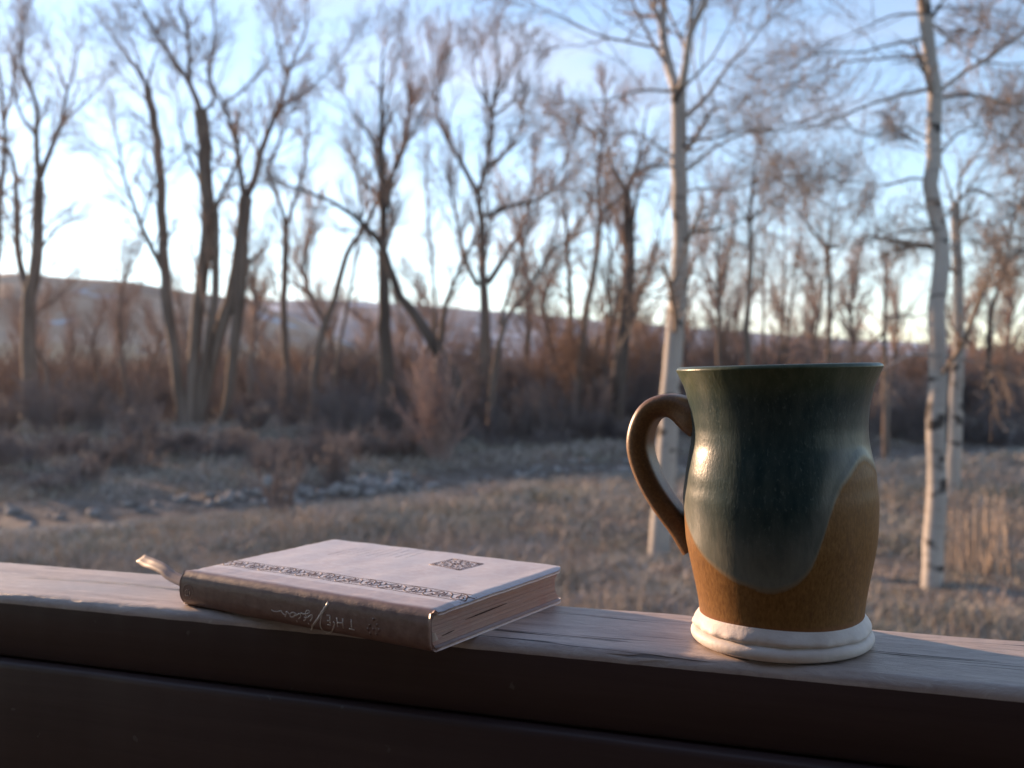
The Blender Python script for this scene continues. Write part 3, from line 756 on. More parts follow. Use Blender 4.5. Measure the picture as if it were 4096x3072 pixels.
# the pinkish willow on the bank
wil = shrub_mesh(50, 2.2, .45, 40, M_WILLOW, .03, 3)
put_shrub(wil, 1750, 20.6, 1.0, 'rosy upright willow bush alone on the creek bank below the fallen trunk', None)
put_shrub(shrub_mesh(51, 1.5, .5, 16, M_SHRUB, .05, 2), 1120, 14.0, .7, 'thin sprawling willow whips on the near side of the creek, left of the book', None)
put_shrub(shrub_mesh(52, 1.2, .7, 24, M_SHRUB, .05, 3), 560, 19.5, .9, 'low twiggy grey bush on the stony far side of the creek', None)
put_shrub(shrub_mesh(53, 1.3, .5, 22, M_SHRUB, .05, 3), 1330, 17.6, .8, 'thin grey twig bush at the water left of the rosy willow', None)

# distant brush filling the valley floor behind the thicket (reads as one mass)
S = Soup()
for k in range(420):
    px = rng.uniform(-400, 4500) if k < 170 else rng.uniform(-300, 1500) if k < 260 else rng.uniform(4400, 7600) if k < 350 else rng.uniform(-3200, -300); d = rng.uniform(48, 120) if k < 260 else rng.uniform(30, 110)
    P = at_depth(px, 1600, d); zg = float(gz(P[0], P[1]))
    n = 16
    a = rng.uniform(0, 6.283, n)
    D = np.stack([np.cos(a) * .5, np.sin(a) * .5, np.ones(n)], 1)
    p1, r1 = grow(np.array([[P[0], P[1], zg - .1]]) + rng.normal(0, .8, (n, 3)) * [1, 1, 0], D, rng.uniform(1.5, 3.4, n), np.full(n, .035), 5, .05, .12, .5)
    V, F = tubes(p1, r1, 3); S.add(V, F)
    p2, r2 = spawn(p1, r1, 6, .15, 35, .5, .8, 4, .05, .15, .3); r2 = np.clip(r2, .022, .05); V, F = tubes(p2, r2, 3); S.add(V, F)
far_brush = link('brush', S.mesh('brush', M_SHRUB_R))
tag(far_brush, 'distant brown brush covering the valley floor below the hills', 'brush', kind='stuff')

# ------------------------------------------------------------------ grass
def blades(N, xy, h, w, lean, mat, name):
    z = gz(xy[:, 0], xy[:, 1])
    P = np.stack([xy[:, 0], xy[:, 1], z - .01], 1)
    a = rng.uniform(0, 6.283, N); side = np.stack([np.cos(a), np.sin(a), np.zeros(N)], 1) * w[:, None]
    b = rng.uniform(0, 6.283, N); ln = np.stack([np.cos(b), np.sin(b), np.zeros(N)], 1) * (h * lean)[:, None]
    up = np.array([0, 0, 1.0])[None] * h[:, None]
    v0 = P - side; v1 = P + side
    m = P + ln * .35 + up * .6
    v2 = m - side * .75; v3 = m + side * .75
    v4 = P + ln + up * .95
    V = np.stack([v0, v1, v3, v2, v4], 1).reshape(-1, 3)
    i = (np.arange(N) * 5)[:, None]
    return link(name, np_mesh(name, V, [i + np.array([[0, 1, 2, 3]]), i + np.array([[3, 2, 4]])], mat))
N = 280000
u = rng.random(N)
dist = 2.4 * (34 / 2.4) ** (u ** 0.8)
az = np.concatenate([rng.uniform(-0.58, 0.58, N - N // 4), rng.choice([-1, 1], N // 4) * rng.uniform(.56, 1.0, N // 4)])
xy = np.stack([np.tan(az) * dist, dist], 1)
off_ = xy[:, 1] - creek_y(xy[:, 0])
xy = xy[(off_ < -1.0 - 0.7 * rng.random(N)) | ((off_ > 1.6 + rng.random(N)) & (rng.random(N) < .85))]
N = len(xy)
pat = fbm(xy[:, 0], xy[:, 1], 3.5, 21, 3)
keep = rng.random(N) < np.clip(.75 + .8 * fbm(xy[:, 0], xy[:, 1], 1.6, 77, 3), .15, 1)
xy = xy[keep]; pat = pat[keep]; N = len(xy)
hh = (0.05 + 0.09 * np.clip(pat + .35, 0, 1) + 0.14 * np.clip((xy[:, 1] - 9) / 5, 0, 1) * rng.random(N)) * rng.uniform(.6, 1.3, N)
ww = 0.0022 + 0.00042 * xy[:, 1]
g = blades(N, xy, hh, ww, rng.uniform(.3, 2.2, N), M_GRASS, 'grass')
tag(g, 'dry matted winter grass covering the meadow up to the creek', 'grass', kind='stuff')
# taller straw standing through it
N = 9000
cl = np.stack([rng.uniform(-7, 9, 260), rng.uniform(5.5, 16, 260)], 1)
cl = cl[(cl[:, 1] < creek_y(cl[:, 0]) - 2.2)]
ci = rng.integers(0, len(cl), N)
xy = cl[ci] + rng.normal(0, .22, (N, 2))
st = blades(N, xy, rng.uniform(.10, .34, N), np.full(N, .0035), rng.uniform(.05, .5, N), M_STRAW, 'straw_grass')
tag(st, 'pale upright straw stalks standing through the matted meadow grass', 'grass', kind='stuff')
# single tall clumps that stand out
for px, py, d, hgt, lab in ((3960, 2330, 8.6, .95, 'tall golden grass clump in the meadow to the right of the wavy birch'),
                            (3880, 2300, 9.2, .7, 'shorter golden grass clump close beside the wavy birch'),
                            (10, 2250, 8.0, .40, 'golden grass tuft at the far left end above the rail')):
    P = at_depth(px, py, d); n = 70
    xy = np.array([[P[0], P[1]]]) + rng.normal(0, .10, (n, 2))
    o = blades(n, xy, rng.uniform(.5, 1.05, n) * hgt, np.full(n, .0045), rng.uniform(.02, .25, n), M_STRAW, 'grass_clump')
    tag(o, lab, 'grass')

# ================================================================== PORCH
RAIL_TOP = EYE - 0.13
rp = [at_z(x, y, RAIL_TOP) for x, y in ((0, 2375), (4096, 2756), (0, 2245), (4096, 2558))]
E_AX = (rp[1] - rp[0]); E_AX[2] = 0; E_AX /= np.linalg.norm(E_AX)
N_AX = np.array([-E_AX[1], E_AX[0], 0.0])
UP = np.array([0, 0, 1.0])
RAX = np.stack([E_AX, N_AX, UP])
n_near = float((rp[0] @ N_AX + rp[1] @ N_AX) / 2)
n_far = float((rp[2] @ N_AX + rp[3] @ N_AX) / 2)

def wood_top_mat():
    t = NT('weathered_brown_rail_paint')
    v = t.coord('Object')
    m1 = t.coord('Object', (3.0, 60, 60))
    m2 = t.coord('Object', (5.0, 170, 60))
    grain = t.noise(m1, 1.0, 6, 0.62, 0.6)
    fine = t.noise(m2, 1.0, 4, 0.6)
    blot = t.noise(t.coord('Object', (6, 22, 22)), 1.0, 5, 0.6)
    c = t.mix(t.rng(blot, 0.35, 0.65), (0.38, 0.305, 0.265), (0.49, 0.405, 0.36))
    c = t.mix(t.rng(grain, 0.50, 0.72), c, (0.26, 0.19, 0.17))
    c = t.mix(t.rng(fine, 0.60, 0.75), c, (0.49, 0.41, 0.365))
    wthr = t.noise(t.coord('Object', (70, 260, 60)), 1.0, 6, 0.7, 0.5)
    c = t.mix(t.rng(wthr, 0.52, 0.74, 0, .6), c, (0.20, 0.15, 0.135))
    c = t.mix(t.rng(wthr, 0.30, 0.46, .7, 0), c, (0.57, 0.49, 0.44))
    # long drying cracks
    ck = t.noise(t.coord('Object', (2.2, 75, 10)), 1.0, 3, 0.5, 0.25)
    line = t.math('ABSOLUTE', t.math('SUBTRACT', ck, 0.5))
    gate = t.noise(t.coord('Object', (5.5, 45, 3)), 1.0, 2, 0.5)
    crack = t.math('MULTIPLY', t.rng(line, 0.003, 0.012, 1.0, 0.0), t.rng(gate, 0.52, 0.58))
    c = t.mix(crack, c, (0.02, 0.014, 0.013))
    h = t.math('SUBTRACT', t.math('ADD', t.math('MULTIPLY', grain, 0.5), t.math('MULTIPLY', wthr, 0.7)), t.math('MULTIPLY', crack, 1.8))
    nrm = t.bump(h, 0.7, 0.0014)
    return t.done(c, t.rng(blot, 0.3, 0.7, 0.36, 0.55), nrm, 0.5)

def wood_side_mat():
    t = NT('dark_brown_board_stain')
    grain = t.noise(t.coord('Object', (4.0, 60, 90)), 1.0, 5, 0.6, 0.4)
    c = t.mix(t.rng(grain, 0.3, 0.7), (0.042, 0.024, 0.024), (0.060, 0.036, 0.035))
    spots = t.noise(t.coord('Object', (30, 30, 30)), 4.0, 2, 0.5)
    c = t.mix(t.rng(spots, 0.74, 0.78), c, (0.09, 0.075, 0.07))
    return t.done(c, 0.5, t.bump(grain, 0.35, 0.0008), 0.4)
M_RTOP, M_RSIDE = wood_top_mat(), wood_side_mat()

rail = empty('porch_railing', (0.0, 0.0, 0.0), 'dark stained wooden porch railing with weathered flat top holding the book and mug', 'railing')
rail_o = N_AX * n_near + UP * RAIL_TOP
rail.location = Vector(rail_o)
rail.rotation_euler[2] = math.atan2(E_AX[1], E_AX[0])
RW = n_far - n_near
# cap board: rounded section swept along the rail, slightly uneven arrises
sec = []
rr, rb = 0.0055, 0.003
for k in range(7):
    a = math.pi + k * (math.pi / 2) / 6
    sec.append((rr + rr * math.cos(a), -rr - rr * math.sin(a) ))
sec += [(RW * f, 0.0) for f in (0.15, .3, .45, .6, .75, .9)]
for k in range(5):
    a = k * (math.pi / 2) / 4
    sec.append((RW - rb + rb * math.sin(a), -rb + rb * math.cos(a)))
sec += [(RW, -.036), (RW - .002, -.038), (.002, -.038), (0, -.036)]
sec = np.array(sec)
xs = np.linspace(-1.62, 1.30, 1200)
X = np.repeat(xs[:, None], len(sec), 1)
Y = np.repeat(sec[None, :, 0], len(xs), 0); Zs = np.repeat(sec[None, :, 1], len(xs), 0)
wob = 0.0004 * fbm(xs, xs * 0, .03, 41, 5) + 0.00012 * fbm(xs, xs * 0, .3, 42, 2)
front = np.clip(1 - Y / .008, 0, 1) * np.clip(1 + Zs / .012, 0, 1)
Y = Y + (wob[:, None] + .0004) * front * 1.0
Zs = Zs - np.abs(wob[:, None]) * front * 0.9
Zs = Zs - (0.00025 * (1 + fbm(X, Y * 6, .09, 43, 3))) * (Zs > -.002)
V = np.stack([X, Y, Zs], -1).reshape(-1, 3)
me = np_mesh('cap_board', V, grid_faces(len(xs), len(sec), False, True), M_RTOP)
me.materials.append(M_RSIDE)
fi = np.zeros(len(me.polygons), np.int32)
cen = np.zeros(len(me.polygons) * 3, np.float32); me.polygons.foreach_get('center', cen); cen = cen.reshape(-1, 3)
fi[(np.arange(len(fi)) % len(sec)) > 16] = 1
me.polygons.foreach_set('material_index', fi)
link('cap_board', me, rail)
# face board under the cap, its top edge standing slightly proud
sec2 = [(-.006, -.0385 - .004), (-.0055, -.0385 - .0015), (-.004, -.0385 - .0004), (-.001, -.0387), (.034, -.0387), (.034, -.26), (-.006, -.26)]
sec2 = np.array(sec2)
X = np.repeat(xs[:, None], len(sec2), 1); Y = np.repeat(sec2[None, :, 0], len(xs), 0); Zs = np.repeat(sec2[None, :, 1], len(xs), 0)
Y = Y + (0.0006 * fbm(xs, xs * 0, .15, 51, 4))[:, None] * (sec2[None, :, 0] < 0)
link('face_board', np_mesh('face_board', np.stack([X, Y, Zs], -1).reshape(-1, 3), grid_faces(len(xs), len(sec2), False, True), M_RSIDE), rail)
for ex in (-1.67, 1.35):
    V, F = box((ex - .05, -.02, -0.95), (ex + .05, .08, 1.0)); link('post', np_mesh('post', V, F, M_RSIDE, False), rail)

# unseen cabin porch round the camera: deck, back wall and roof sized for their shade
M_DECK = simple_mat('brown_deck_boards', (0.06, 0.045, 0.038), (0.10, 0.078, 0.066), 3.0, .8)
M_WALL = simple_mat('dark_log_wall', (0.030, 0.022, 0.018), (0.050, 0.037, 0.030), 2.0, .8)
cabin = empty('cabin', N_AX * (n_near - 3.05) + UP * 0.0, 'unseen dark timber cabin porch behind the railing, roof and wall placed for shade', 'cabin')
cabin.rotation_euler[2] = rail.rotation_euler[2]
DZ = RAIL_TOP - .98
V, F = box((-4, -0.2, 0), (4, 0.0, 2.6)); link('wall', np_mesh('wall', V, F, M_WALL, False), cabin)
for k in range(21):
    V, F = box((-4, k * .145 + .004, DZ - .04), (4, k * .145 + .141, DZ)); link('deck_board', np_mesh('deck_board', V, F, M_DECK, False), cabin)
V, F = box((-5.2, -.5, 2.62), (5.2, 2.35, 2.8)); link('roof', np_mesh('roof', V, F, M_WALL, False), cabin)

# ================================================================== MUG
MUG = np.array([*at_z(3123, 2535, RAIL_TOP)[:2], RAIL_TOP])
mdir = MUG[:2] / np.linalg.norm(MUG[:2])
MUG[:2] = mdir * 0.4765
prof_z = np.array([.0125, .0135, .0165, .0200, .0275, .0372, .0469, .0566, .0712, .0809, .0858, .0936, .1004, .1101, .1198, .1247, .1280])
prof_r = np.array([.0376, .0377, .0379, .0383, .0397, .0417, .0436, .0444, .0443, .0432, .0423, .0407, .0402, .0409, .0432, .0454, .0470])
zz = np.linspace(.0115, .1280, 150)
rr_ = np.interp(zz, prof_z, prof_r)
ker = np.hanning(13)[1:-1]; ker /= ker.sum()
rp_ = np.convolve(np.pad(rr_, 5, mode='edge'), ker, 'valid')
rp_[-9:] = np.linspace(rp_[-9], rr_[-1], 9)
rp_ = rp_ + 0.00003 * np.sin(zz * 2 * np.pi / .0095) * np.exp(-((zz - .07) / .03) ** 2) + 0.00022 * np.exp(-((zz - .0650) / .005) ** 2) - 0.00012 * np.exp(-((zz - .074) / .004) ** 2)
outer = list(zip(rp_, zz))
lip = [(.0472 - .0022 + .0022 * math.cos(a), .1279 + .0022 * math.sin(a)) for a in np.linspace(0.15, math.pi, 9)]
inner = [(np.interp(z, zz, rp_) - .0045, z) for z in np.linspace(.126, .018, 30)] + [(.02, .0155), (.0005, .015)]
prof = np.array(outer + lip + inner)
NA = 240
th = np.arange(NA) * 2 * np.pi / NA
view_back = -mdir                                   # from mug towards the eye
right = np.array([mdir[1], -mdir[0]])               # to the right as seen by the eye
wob = 1 + 0.0025 * np.sin(2 * th + 1) + 0.0018 * np.sin(3 * th)
TH, PI_ = np.meshgrid(th, np.arange(len(prof)), indexing='ij')
Rg = prof[PI_, 0] * wob[:, None]; Zg = prof[PI_, 1] + 0.0004 * np.sin(TH + .5) * (prof[PI_, 1] > .1)
Xg = Rg * (np.cos(TH) * view_back[0] + np.sin(TH) * right[0])
Yg = Rg * (np.cos(TH) * view_back[1] + np.sin(TH) * right[1])
bound_t = np.radians([-180, -130, -110, -90, -68, -53, -37, -23, -8, 2, 11, 17, 21, 25.5, 29.6, 37.6, 47, 54, 58.4, 64, 73, 90, 130, 180])
bound_z = np.array([.045, .072, .078, .074, .0545, .0445, .0375, .0333, .0316, .0320, .0362, .0415, .047, .0595, .0705, .078, .0839, .0878, .0888, .0876, .0843, .077, .04, .045])
tw_ = (TH + np.pi) % (2 * np.pi) - np.pi
gl = Zg - np.interp(tw_, bound_t, bound_z)
# smooth the line around the pot
k5 = np.ones(7) / 7
bl = np.interp((th + np.pi) % (2 * np.pi) - np.pi, bound_t, bound_z)
bl = np.convolve(np.concatenate([bl[-3:], bl, bl[:3]]), k5, 'valid')
gl = Zg - bl[:, None]
# glaze drip stands a little proud of the ochre
swell = 0.00035 * np.clip(1 - np.abs(gl - .0015) / .004, 0, 1) * (PI_ < len(outer))
Xg = Xg * (1 + swell / np.maximum(Rg, 1e-3)); Yg = Yg * (1 + swell / np.maximum(Rg, 1e-3))
gl[PI_ >= len(outer)] = 0.05
zone = np.clip((Zg - .0) / .13, 0, 1)

def glaze_mat():
    t = NT('teal_over_ochre_stoneware_glaze')
    g0 = t.attr('glaze'); zn = t.attr('zone')
    wobn = t.noise(t.coord('Object'), 75.0, 5, 0.65)
    g = t.math('ADD', g0, t.rng(wobn, 0, 1, -0.0022, 0.0022))
    sp = t.noise(t.coord('Object', (1, 1, .45)), 900.0, 3, 0.6)
    sp2 = t.noise(t.coord('Object', (1, 1, .3)), 240.0, 4, 0.6)
    teal = t.mix(t.rng(sp2, 0.35, 0.68), (0.019, 0.040, 0.041), (0.048, 0.069, 0.063))
    teal = t.mix(t.rng(sp, 0.58, 0.78), teal, (0.10, 0.13, 0.12))
    pale = t.mix(t.rng(sp2, 0.3, 0.7), (0.135, 0.145, 0.125), (0.20, 0.20, 0.17))
    teal = t.mix(t.rng(g, 0.002, 0.034, 0.85, 0.0, True), teal, pale)
    olive = t.mix(t.rng(sp2, 0.3, 0.7), (0.075, 0.092, 0.036), (0.11, 0.12, 0.05))
    teal = t.mix(t.rng(zn, 0.86, 0.965, 0.0, 0.5, True), teal, olive)
    ochre = t.mix(t.rng(sp, 0.35, 0.7), (0.155, 0.072, 0.019), (0.245, 0.124, 0.038))
    ochre = t.mix(t.rng(sp2, 0.55, 0.8), ochre, (0.12, 0.055, 0.018))
    ochre = t.mix(t.rng(zn, 0.10, 0.125, 0.9, 0.0), ochre, (0.24, 0.10, 0.05))
    c = t.mix(t.rng(g, -0.0012, 0.0018), ochre, teal)
    rim = t.math('MULTIPLY', t.rng(g, -0.0012, 0.0003), t.rng(g, 0.0006, 0.0028, 1.0, 0.0))
    c = t.mix(t.math('MULTIPLY', rim, 0.55), c, (0.24, 0.20, 0.14))
    h = t.math('ADD', t.math('MULTIPLY', sp, 0.6), sp2)
    nrm = t.bump(h, 0.26, 0.0006)
    rg = t.mix(t.rng(g, -0.0005, 0.001), (0.46, 0.46, 0.46), (0.31, 0.31, 0.31))
    return t.done(c, rg, nrm, 0.24)

def ochre_mat():
    t = NT('ochre_handle_glaze')
    sp = t.noise(t.coord('Object'), 900.0, 3, 0.6)
    sp2 = t.noise(t.coord('Object'), 160.0, 4, 0.6)
    c = t.mix(t.rng(sp, 0.35, 0.7), (0.135, 0.062, 0.020), (0.215, 0.108, 0.038))
    c = t.mix(t.rng(sp2, 0.5, 0.8), c, (0.105, 0.052, 0.020))
    return t.done(c, 0.42, t.bump(t.math('ADD', t.math('MULTIPLY', sp, .6), sp2), 0.2, 0.0006), 0.5)

def bisque_mat():
    t = NT('unglazed_white_clay')
    f = t.noise(t.coord('Object'), 70.0, 5, 0.6)
    f2 = t.noise(t.coord('Object', (1, 1, 3)), 260.0, 3, 0.6)
    c = t.mix(t.rng(f, 0.35, 0.7), (0.72, 0.655, 0.62), (0.58, 0.505, 0.465))
    c = t.mix(t.rng(f2, 0.66, 0.8), c, (0.60, 0.51, 0.47))
    return t.done(c, 0.55, t.bump(t.math('ADD', f, t.math('MULTIPLY', t.noise(t.coord('Object'), 600.0, 3, 0.6), .5)), 0.28, 0.0012), 0.25)
mug = empty('mug', MUG, 'handmade stoneware mug, dark teal glaze dripped over ochre, white clay foot, on the rail', 'mug')
body = link('body', np_mesh('body', np.stack([Xg, Yg, Zg], -1).reshape(-1, 3), grid_faces(NA, len(prof), True, False), glaze_mat(), True, {'glaze': gl.ravel(), 'zone': zone.ravel()}), mug)

foot = []
foot += [(.0005, .0006), (.037, .0006)]
for a in np.linspace(-math.pi * .5, math.pi * .42, 12):
    foot.append((.0382 + .0037 * math.cos(a), .0037 + .0033 * math.sin(a)))
foot += [(.0388, .0071), (.0398, .0074), (.0405, .0080), (.0407, .0087), (.0406, .0094), (.0402, .0104), (.0395, .0115), (.0387, .0126), (.0380, .0135), (.0376, .0143), (.036, .0146)]
foot = np.array(foot)
TH, PI2 = np.meshgrid(th, np.arange(len(foot)), indexing='ij')
Rg = foot[PI2, 0].copy(); Zg2 = foot[PI2, 1].copy()
up_ring = (PI2 > 14)
Rg += up_ring * (0.00035 * np.sin(7 * TH) + 0.0003 * np.sin(13 * TH + 1) + 0.0002 * np.sin(29 * TH)) * np.exp(-((Zg2 - .0085) / .002) ** 2)
Zg2 += up_ring * 0.0005 * np.sin(TH * 3 + 2.2)
Xg = Rg * (np.cos(TH) * view_back[0] + np.sin(TH) * right[0]); Yg = Rg * (np.cos(TH) * view_back[1] + np.sin(TH) * right[1])
fo = link('foot', np_mesh('foot', np.stack([Xg, Yg, Zg2], -1).reshape(-1, 3), grid_faces(NA, len(foot), True, False), bisque_mat()), mug)

# handle: strap swept along its traced centre line, turned a little away from the eye
hz = np.array([(860, 350), (735, 285), (640, 232), (520, 203), (375, 250), (283, 378), (241, 560), (265, 735), (338, 925), (437, 1100), (555, 1265), (640, 1370), (720, 1475), (800, 1590)], float)
hx = 2450 + .4219 * hz[:, 0]; hy = 1540 + .4219 * hz[:, 1]
axx = 3106 + (hy - 1470) / (2550 - 1470) * 17
ho = (axx - hx) / 8795.0 * 1.045; hzz = .130 - (hy - 1466 ) / 8470.0
HA = rad(8)
hd = -right * math.cos(HA) + mdir * math.sin(HA)
hs = np.array([hd[1], -hd[0]])
hs3 = np.array([hs[0], hs[1], 0.0])
C = catmull(np.stack([ho / math.cos(HA), hzz], 1), 48)
T = np.gradient(C, axis=0); T /= np.linalg.norm(T, axis=1, keepdims=True)
Nn = np.stack([-T[:, 1], T[:, 0]], 1)
s01 = np.linspace(0, 1, 48)
hw = .0108 + .0035 * np.exp(-(s01 / .10) ** 2) + .0012 * np.exp(-((1 - s01) / .1) ** 2)
ht = .0060 + .0036 * np.exp(-(s01 / .10) ** 2) + .0010 * np.exp(-((1 - s01) / .1) ** 2) - .0006 * s01
V = []
for i in range(48):
    for a in np.arange(20) * 2 * np.pi / 20:
        ca, sa = math.cos(a), math.sin(a)
        e = .62
        x = math.copysign(abs(ca) ** e, ca) * hw[i]; y = math.copysign(abs(sa) ** e, sa) * ht[i]
        y -= .0007 * math.copysign(1, sa) * max(0, 1 - (x / (hw[i] * .55)) ** 2) if abs(sa) > .3 else 0
        p2 = C[i] + Nn[i] * y
        V.append([hd[0] * p2[0] + hs[0] * x, hd[1] * p2[0] + hs[1] * x, p2[1]])
link('handle', np_mesh('handle', np.array(V), grid_faces(48, 20, False, True), ochre_mat()), mug)

# ================================================================== BOOK
BT = .0195
b0 = at_z(728, 2428, RAIL_TOP); b1 = at_z(1733, 2613, RAIL_TOP)
t0 = at_z(719, 2282, RAIL_TOP + BT); t1 = at_z(1711, 2445, RAIL_TOP + BT); t2 = at_z(2265, 2265, RAIL_TOP + BT); t3 = at_z(1325, 2151, RAIL_TOP + BT)
A_AX = ((b1 - b0) / np.linalg.norm(b1 - b0) + (t1 - t0) / np.linalg.norm(t1 - t0) + (t2 - t3) / np.linalg.norm(t2 - t3)); A_AX[2] = 0; A_AX /= np.linalg.norm(A_AX)
W_AX = np.array([-A_AX[1], A_AX[0], 0])
BL = float(np.mean([(b1 - b0) @ A_AX, (t1 - t0) @ A_AX, (t2 - t3) @ A_AX]))
BW_ = float(np.mean([(t2 - t1) @ W_AX, (t3 - t0) @ W_AX]))
mid = (b0 + b1 + t0 + t1) / 4
BO = mid - A_AX * BL / 2 + W_AX * 0.0015; BO[2] = RAIL_TOP
BAX = np.stack([A_AX, W_AX, UP])
print('BOOK', BL, BW_, 'rail w', RW)
book = empty('book', BO + A_AX * BL / 2 + W_AX * .05, 'pale leather-bound book lying flat on the rail, spine facing out, dark ornamental band and diamond', 'book')
book.rotation_euler[2] = math.atan2(A_AX[1], A_AX[0])
B_OFF = np.array([BL / 2, .05, 0])
bulge = .0042
def spine_w(z):
    q = np.abs(2 * z / BT - 1)
    return -bulge * (1 - q ** 3.2) ** 0.8
# profile from back fore edge, round the spine, to the front fore edge: (w, z)
pw = [(w, .0) for w in np.linspace(BW_, .004, 30)]
qs = np.concatenate([np.linspace(0.0, .10, 7), np.linspace(.14, .86, 22), np.linspace(.90, 1.0, 7)])
prof_s = [(.0018 + float(spine_w(q * BT)) * 1.0 if 0 < q < 1 else .0018, q * BT) for q in qs]
pt = [(w, BT) for w in np.linspace(.004, BW_, 60)]
prof = np.array(pw + prof_s + pt)
na = 150
av = np.linspace(0, 1, na)
def cover_shell(off):
    P = prof.copy()
    d = np.gradient(P, axis=0); d /= np.linalg.norm(d, axis=1, keepdims=True) + 1e-9
    nin = np.stack([d[:, 1], -d[:, 0]], 1)          # towards the inside
    P = P + nin * off
    rc = .011
    ins = np.where(P[:, 0] > BW_ - rc, rc - np.sqrt(np.clip(rc ** 2 - (P[:, 0] - (BW_ - rc)) ** 2, 0, None)), 0)
    ins = ins + np.where(P[:, 0] < 0, .0018 * np.abs(2 * P[:, 1] / BT - 1) ** 3, 0)
    A = ins[None, :] + av[:, None] * (BL - 2 * ins[None, :])
    Wd = np.repeat(P[None, :, 0], na, 0); Z = np.repeat(P[None, :, 1], na, 0)
    top = np.repeat((np.arange(len(P)) >= len(P) - 60)[None], na, 0)
    bot = np.repeat((np.arange(len(P)) < 30)[None], na, 0)
    ed = np.minimum(np.minimum(A, BL - A), BW_ - Wd)
    roll = np.clip(1 - ed / .004, 0, 1) ** 2
    Z = Z - top * roll * .0014 + top * (.00022 * fbm(A, Wd, .03, 61, 3)) + bot * roll * .0
    # soft hinge groove beside the spine, and the back board bent a little at its free edge
    Z = Z - top * .0003 * np.exp(-((Wd - .0085) / .0018) ** 2)
    Z = Z + top * .0006 * np.sin(np.pi * np.clip(Wd / BW_, 0, 1)) * np.sin(np.pi * A / BL)
    Wd = Wd + np.where((~top) & (~bot), .00005 * fbm(A * 3, Z * 8, .05, 62, 3), 0)
    return np.stack([A, Wd, Z], -1)
Vo = cover_shell(0.0); Vi = cover_shell(.0015)
npf = len(prof)
V = np.concatenate([Vo.reshape(-1, 3), Vi.reshape(-1, 3)])
F = [grid_faces(na, npf), grid_faces(na, npf)[:, ::-1] + na * npf]
idx = np.arange(na * npf).reshape(na, npf)
border = np.concatenate([idx[0, :], idx[1:, -1], idx[-1, -2::-1], idx[-2:0:-1, 0]])
nb = np.roll(border, -1)
F.append(np.stack([border, border + na * npf, nb + na * npf, nb], -1))
F = np.concatenate(F)

def leather_mat():
    t = NT('worn_tan_leather')
    big = t.noise(t.coord('Object'), 38.0, 5, 0.6)
    fine = t.noise(t.coord('Object'), 900.0, 4, 0.65)
    mott = t.noise(t.coord('Object', (1, 1.6, 1)), 190.0, 4, 0.6)
    c = t.mix(t.rng(big, 0.35, 0.66), (0.53, 0.45, 0.44), (0.58, 0.53, 0.53))
    c = t.mix(t.rng(mott, 0.42, 0.72), c, (0.62, 0.585, 0.585))
    # brown spine, its shade put into the colour; darker tan strip beside it
    sx = t.node('ShaderNodeSeparateXYZ'); t.l.new(t.coord('Object'), sx.inputs[0])
    strip = t.mix(t.rng(mott, 0.4, 0.7), (0.44, 0.36, 0.35), (0.52, 0.45, 0.44))
    c = t.mix(t.rng(sx.outputs[1], W_BAND - .05, W_BAND - .05 + .0006, 1.0, 0.0), c, strip)
    spn = t.mix(t.rng(mott, 0.35, 0.7), (0.14, 0.075, 0.060), (0.215, 0.130, 0.108))
    c = t.mix(t.rng(sx.outputs[1], -.05 + .0012, -.05 + .0065, 1.0, 0.0, True), c, spn)
    # short fine scuffs
    sv = t.coord('Object', (40, 420, 300), (0, 0, 0.5))
    sc_ = t.noise(sv, 1.0, 2, 0.5, 0.8)
    scf = t.math('MULTIPLY', t.rng(t.math('ABSOLUTE', t.math('SUBTRACT', sc_, 0.5)), 0, 0.01, 1, 0), t.rng(t.noise(t.coord('Object'), 60, 2), 0.62, 0.68))
    c = t.mix(t.math('MULTIPLY', scf, .5), c, (0.14, 0.085, 0.075))
    h = t.math('ADD', t.math('MULTIPLY', fine, .35), mott)
    return t.done(c, t.rng(mott, 0.3, 0.7, 0.40, 0.52), t.bump(h, 0.22, 0.0007), 0.5)
W_BAND = .0165
M_LEATHER = leather_mat()
M_EMB = simple_mat('dark_tooled_leather', (0.095, 0.050, 0.037), (0.135, 0.076, 0.058), 300.0, .55, spec=.4)
M_FOIL = simple_mat('pale_foil_lettering', (0.44, 0.37, 0.33), (0.52, 0.45, 0.41), 200.0, .45, spec=.5)
cover = link('cover', np_mesh('cover', V - B_OFF, F, M_LEATHER), book)

def top_z(a, w):
    """height of the front cover's outer surface"""
    a = np.asarray(a, float); w = np.asarray(w, float)
    ed = np.minimum(np.minimum(a, BL - a), BW_ - w)
    return BT - np.clip(1 - ed / .004, 0, 1) ** 2 * .0014 + .00022 * fbm(a, w, .03, 61, 3) - .0003 * np.exp(-((w - .0085) / .0018) ** 2) + .0006 * np.sin(np.pi * np.clip(w / BW_, 0, 1)) * np.sin(np.pi * a / BL)

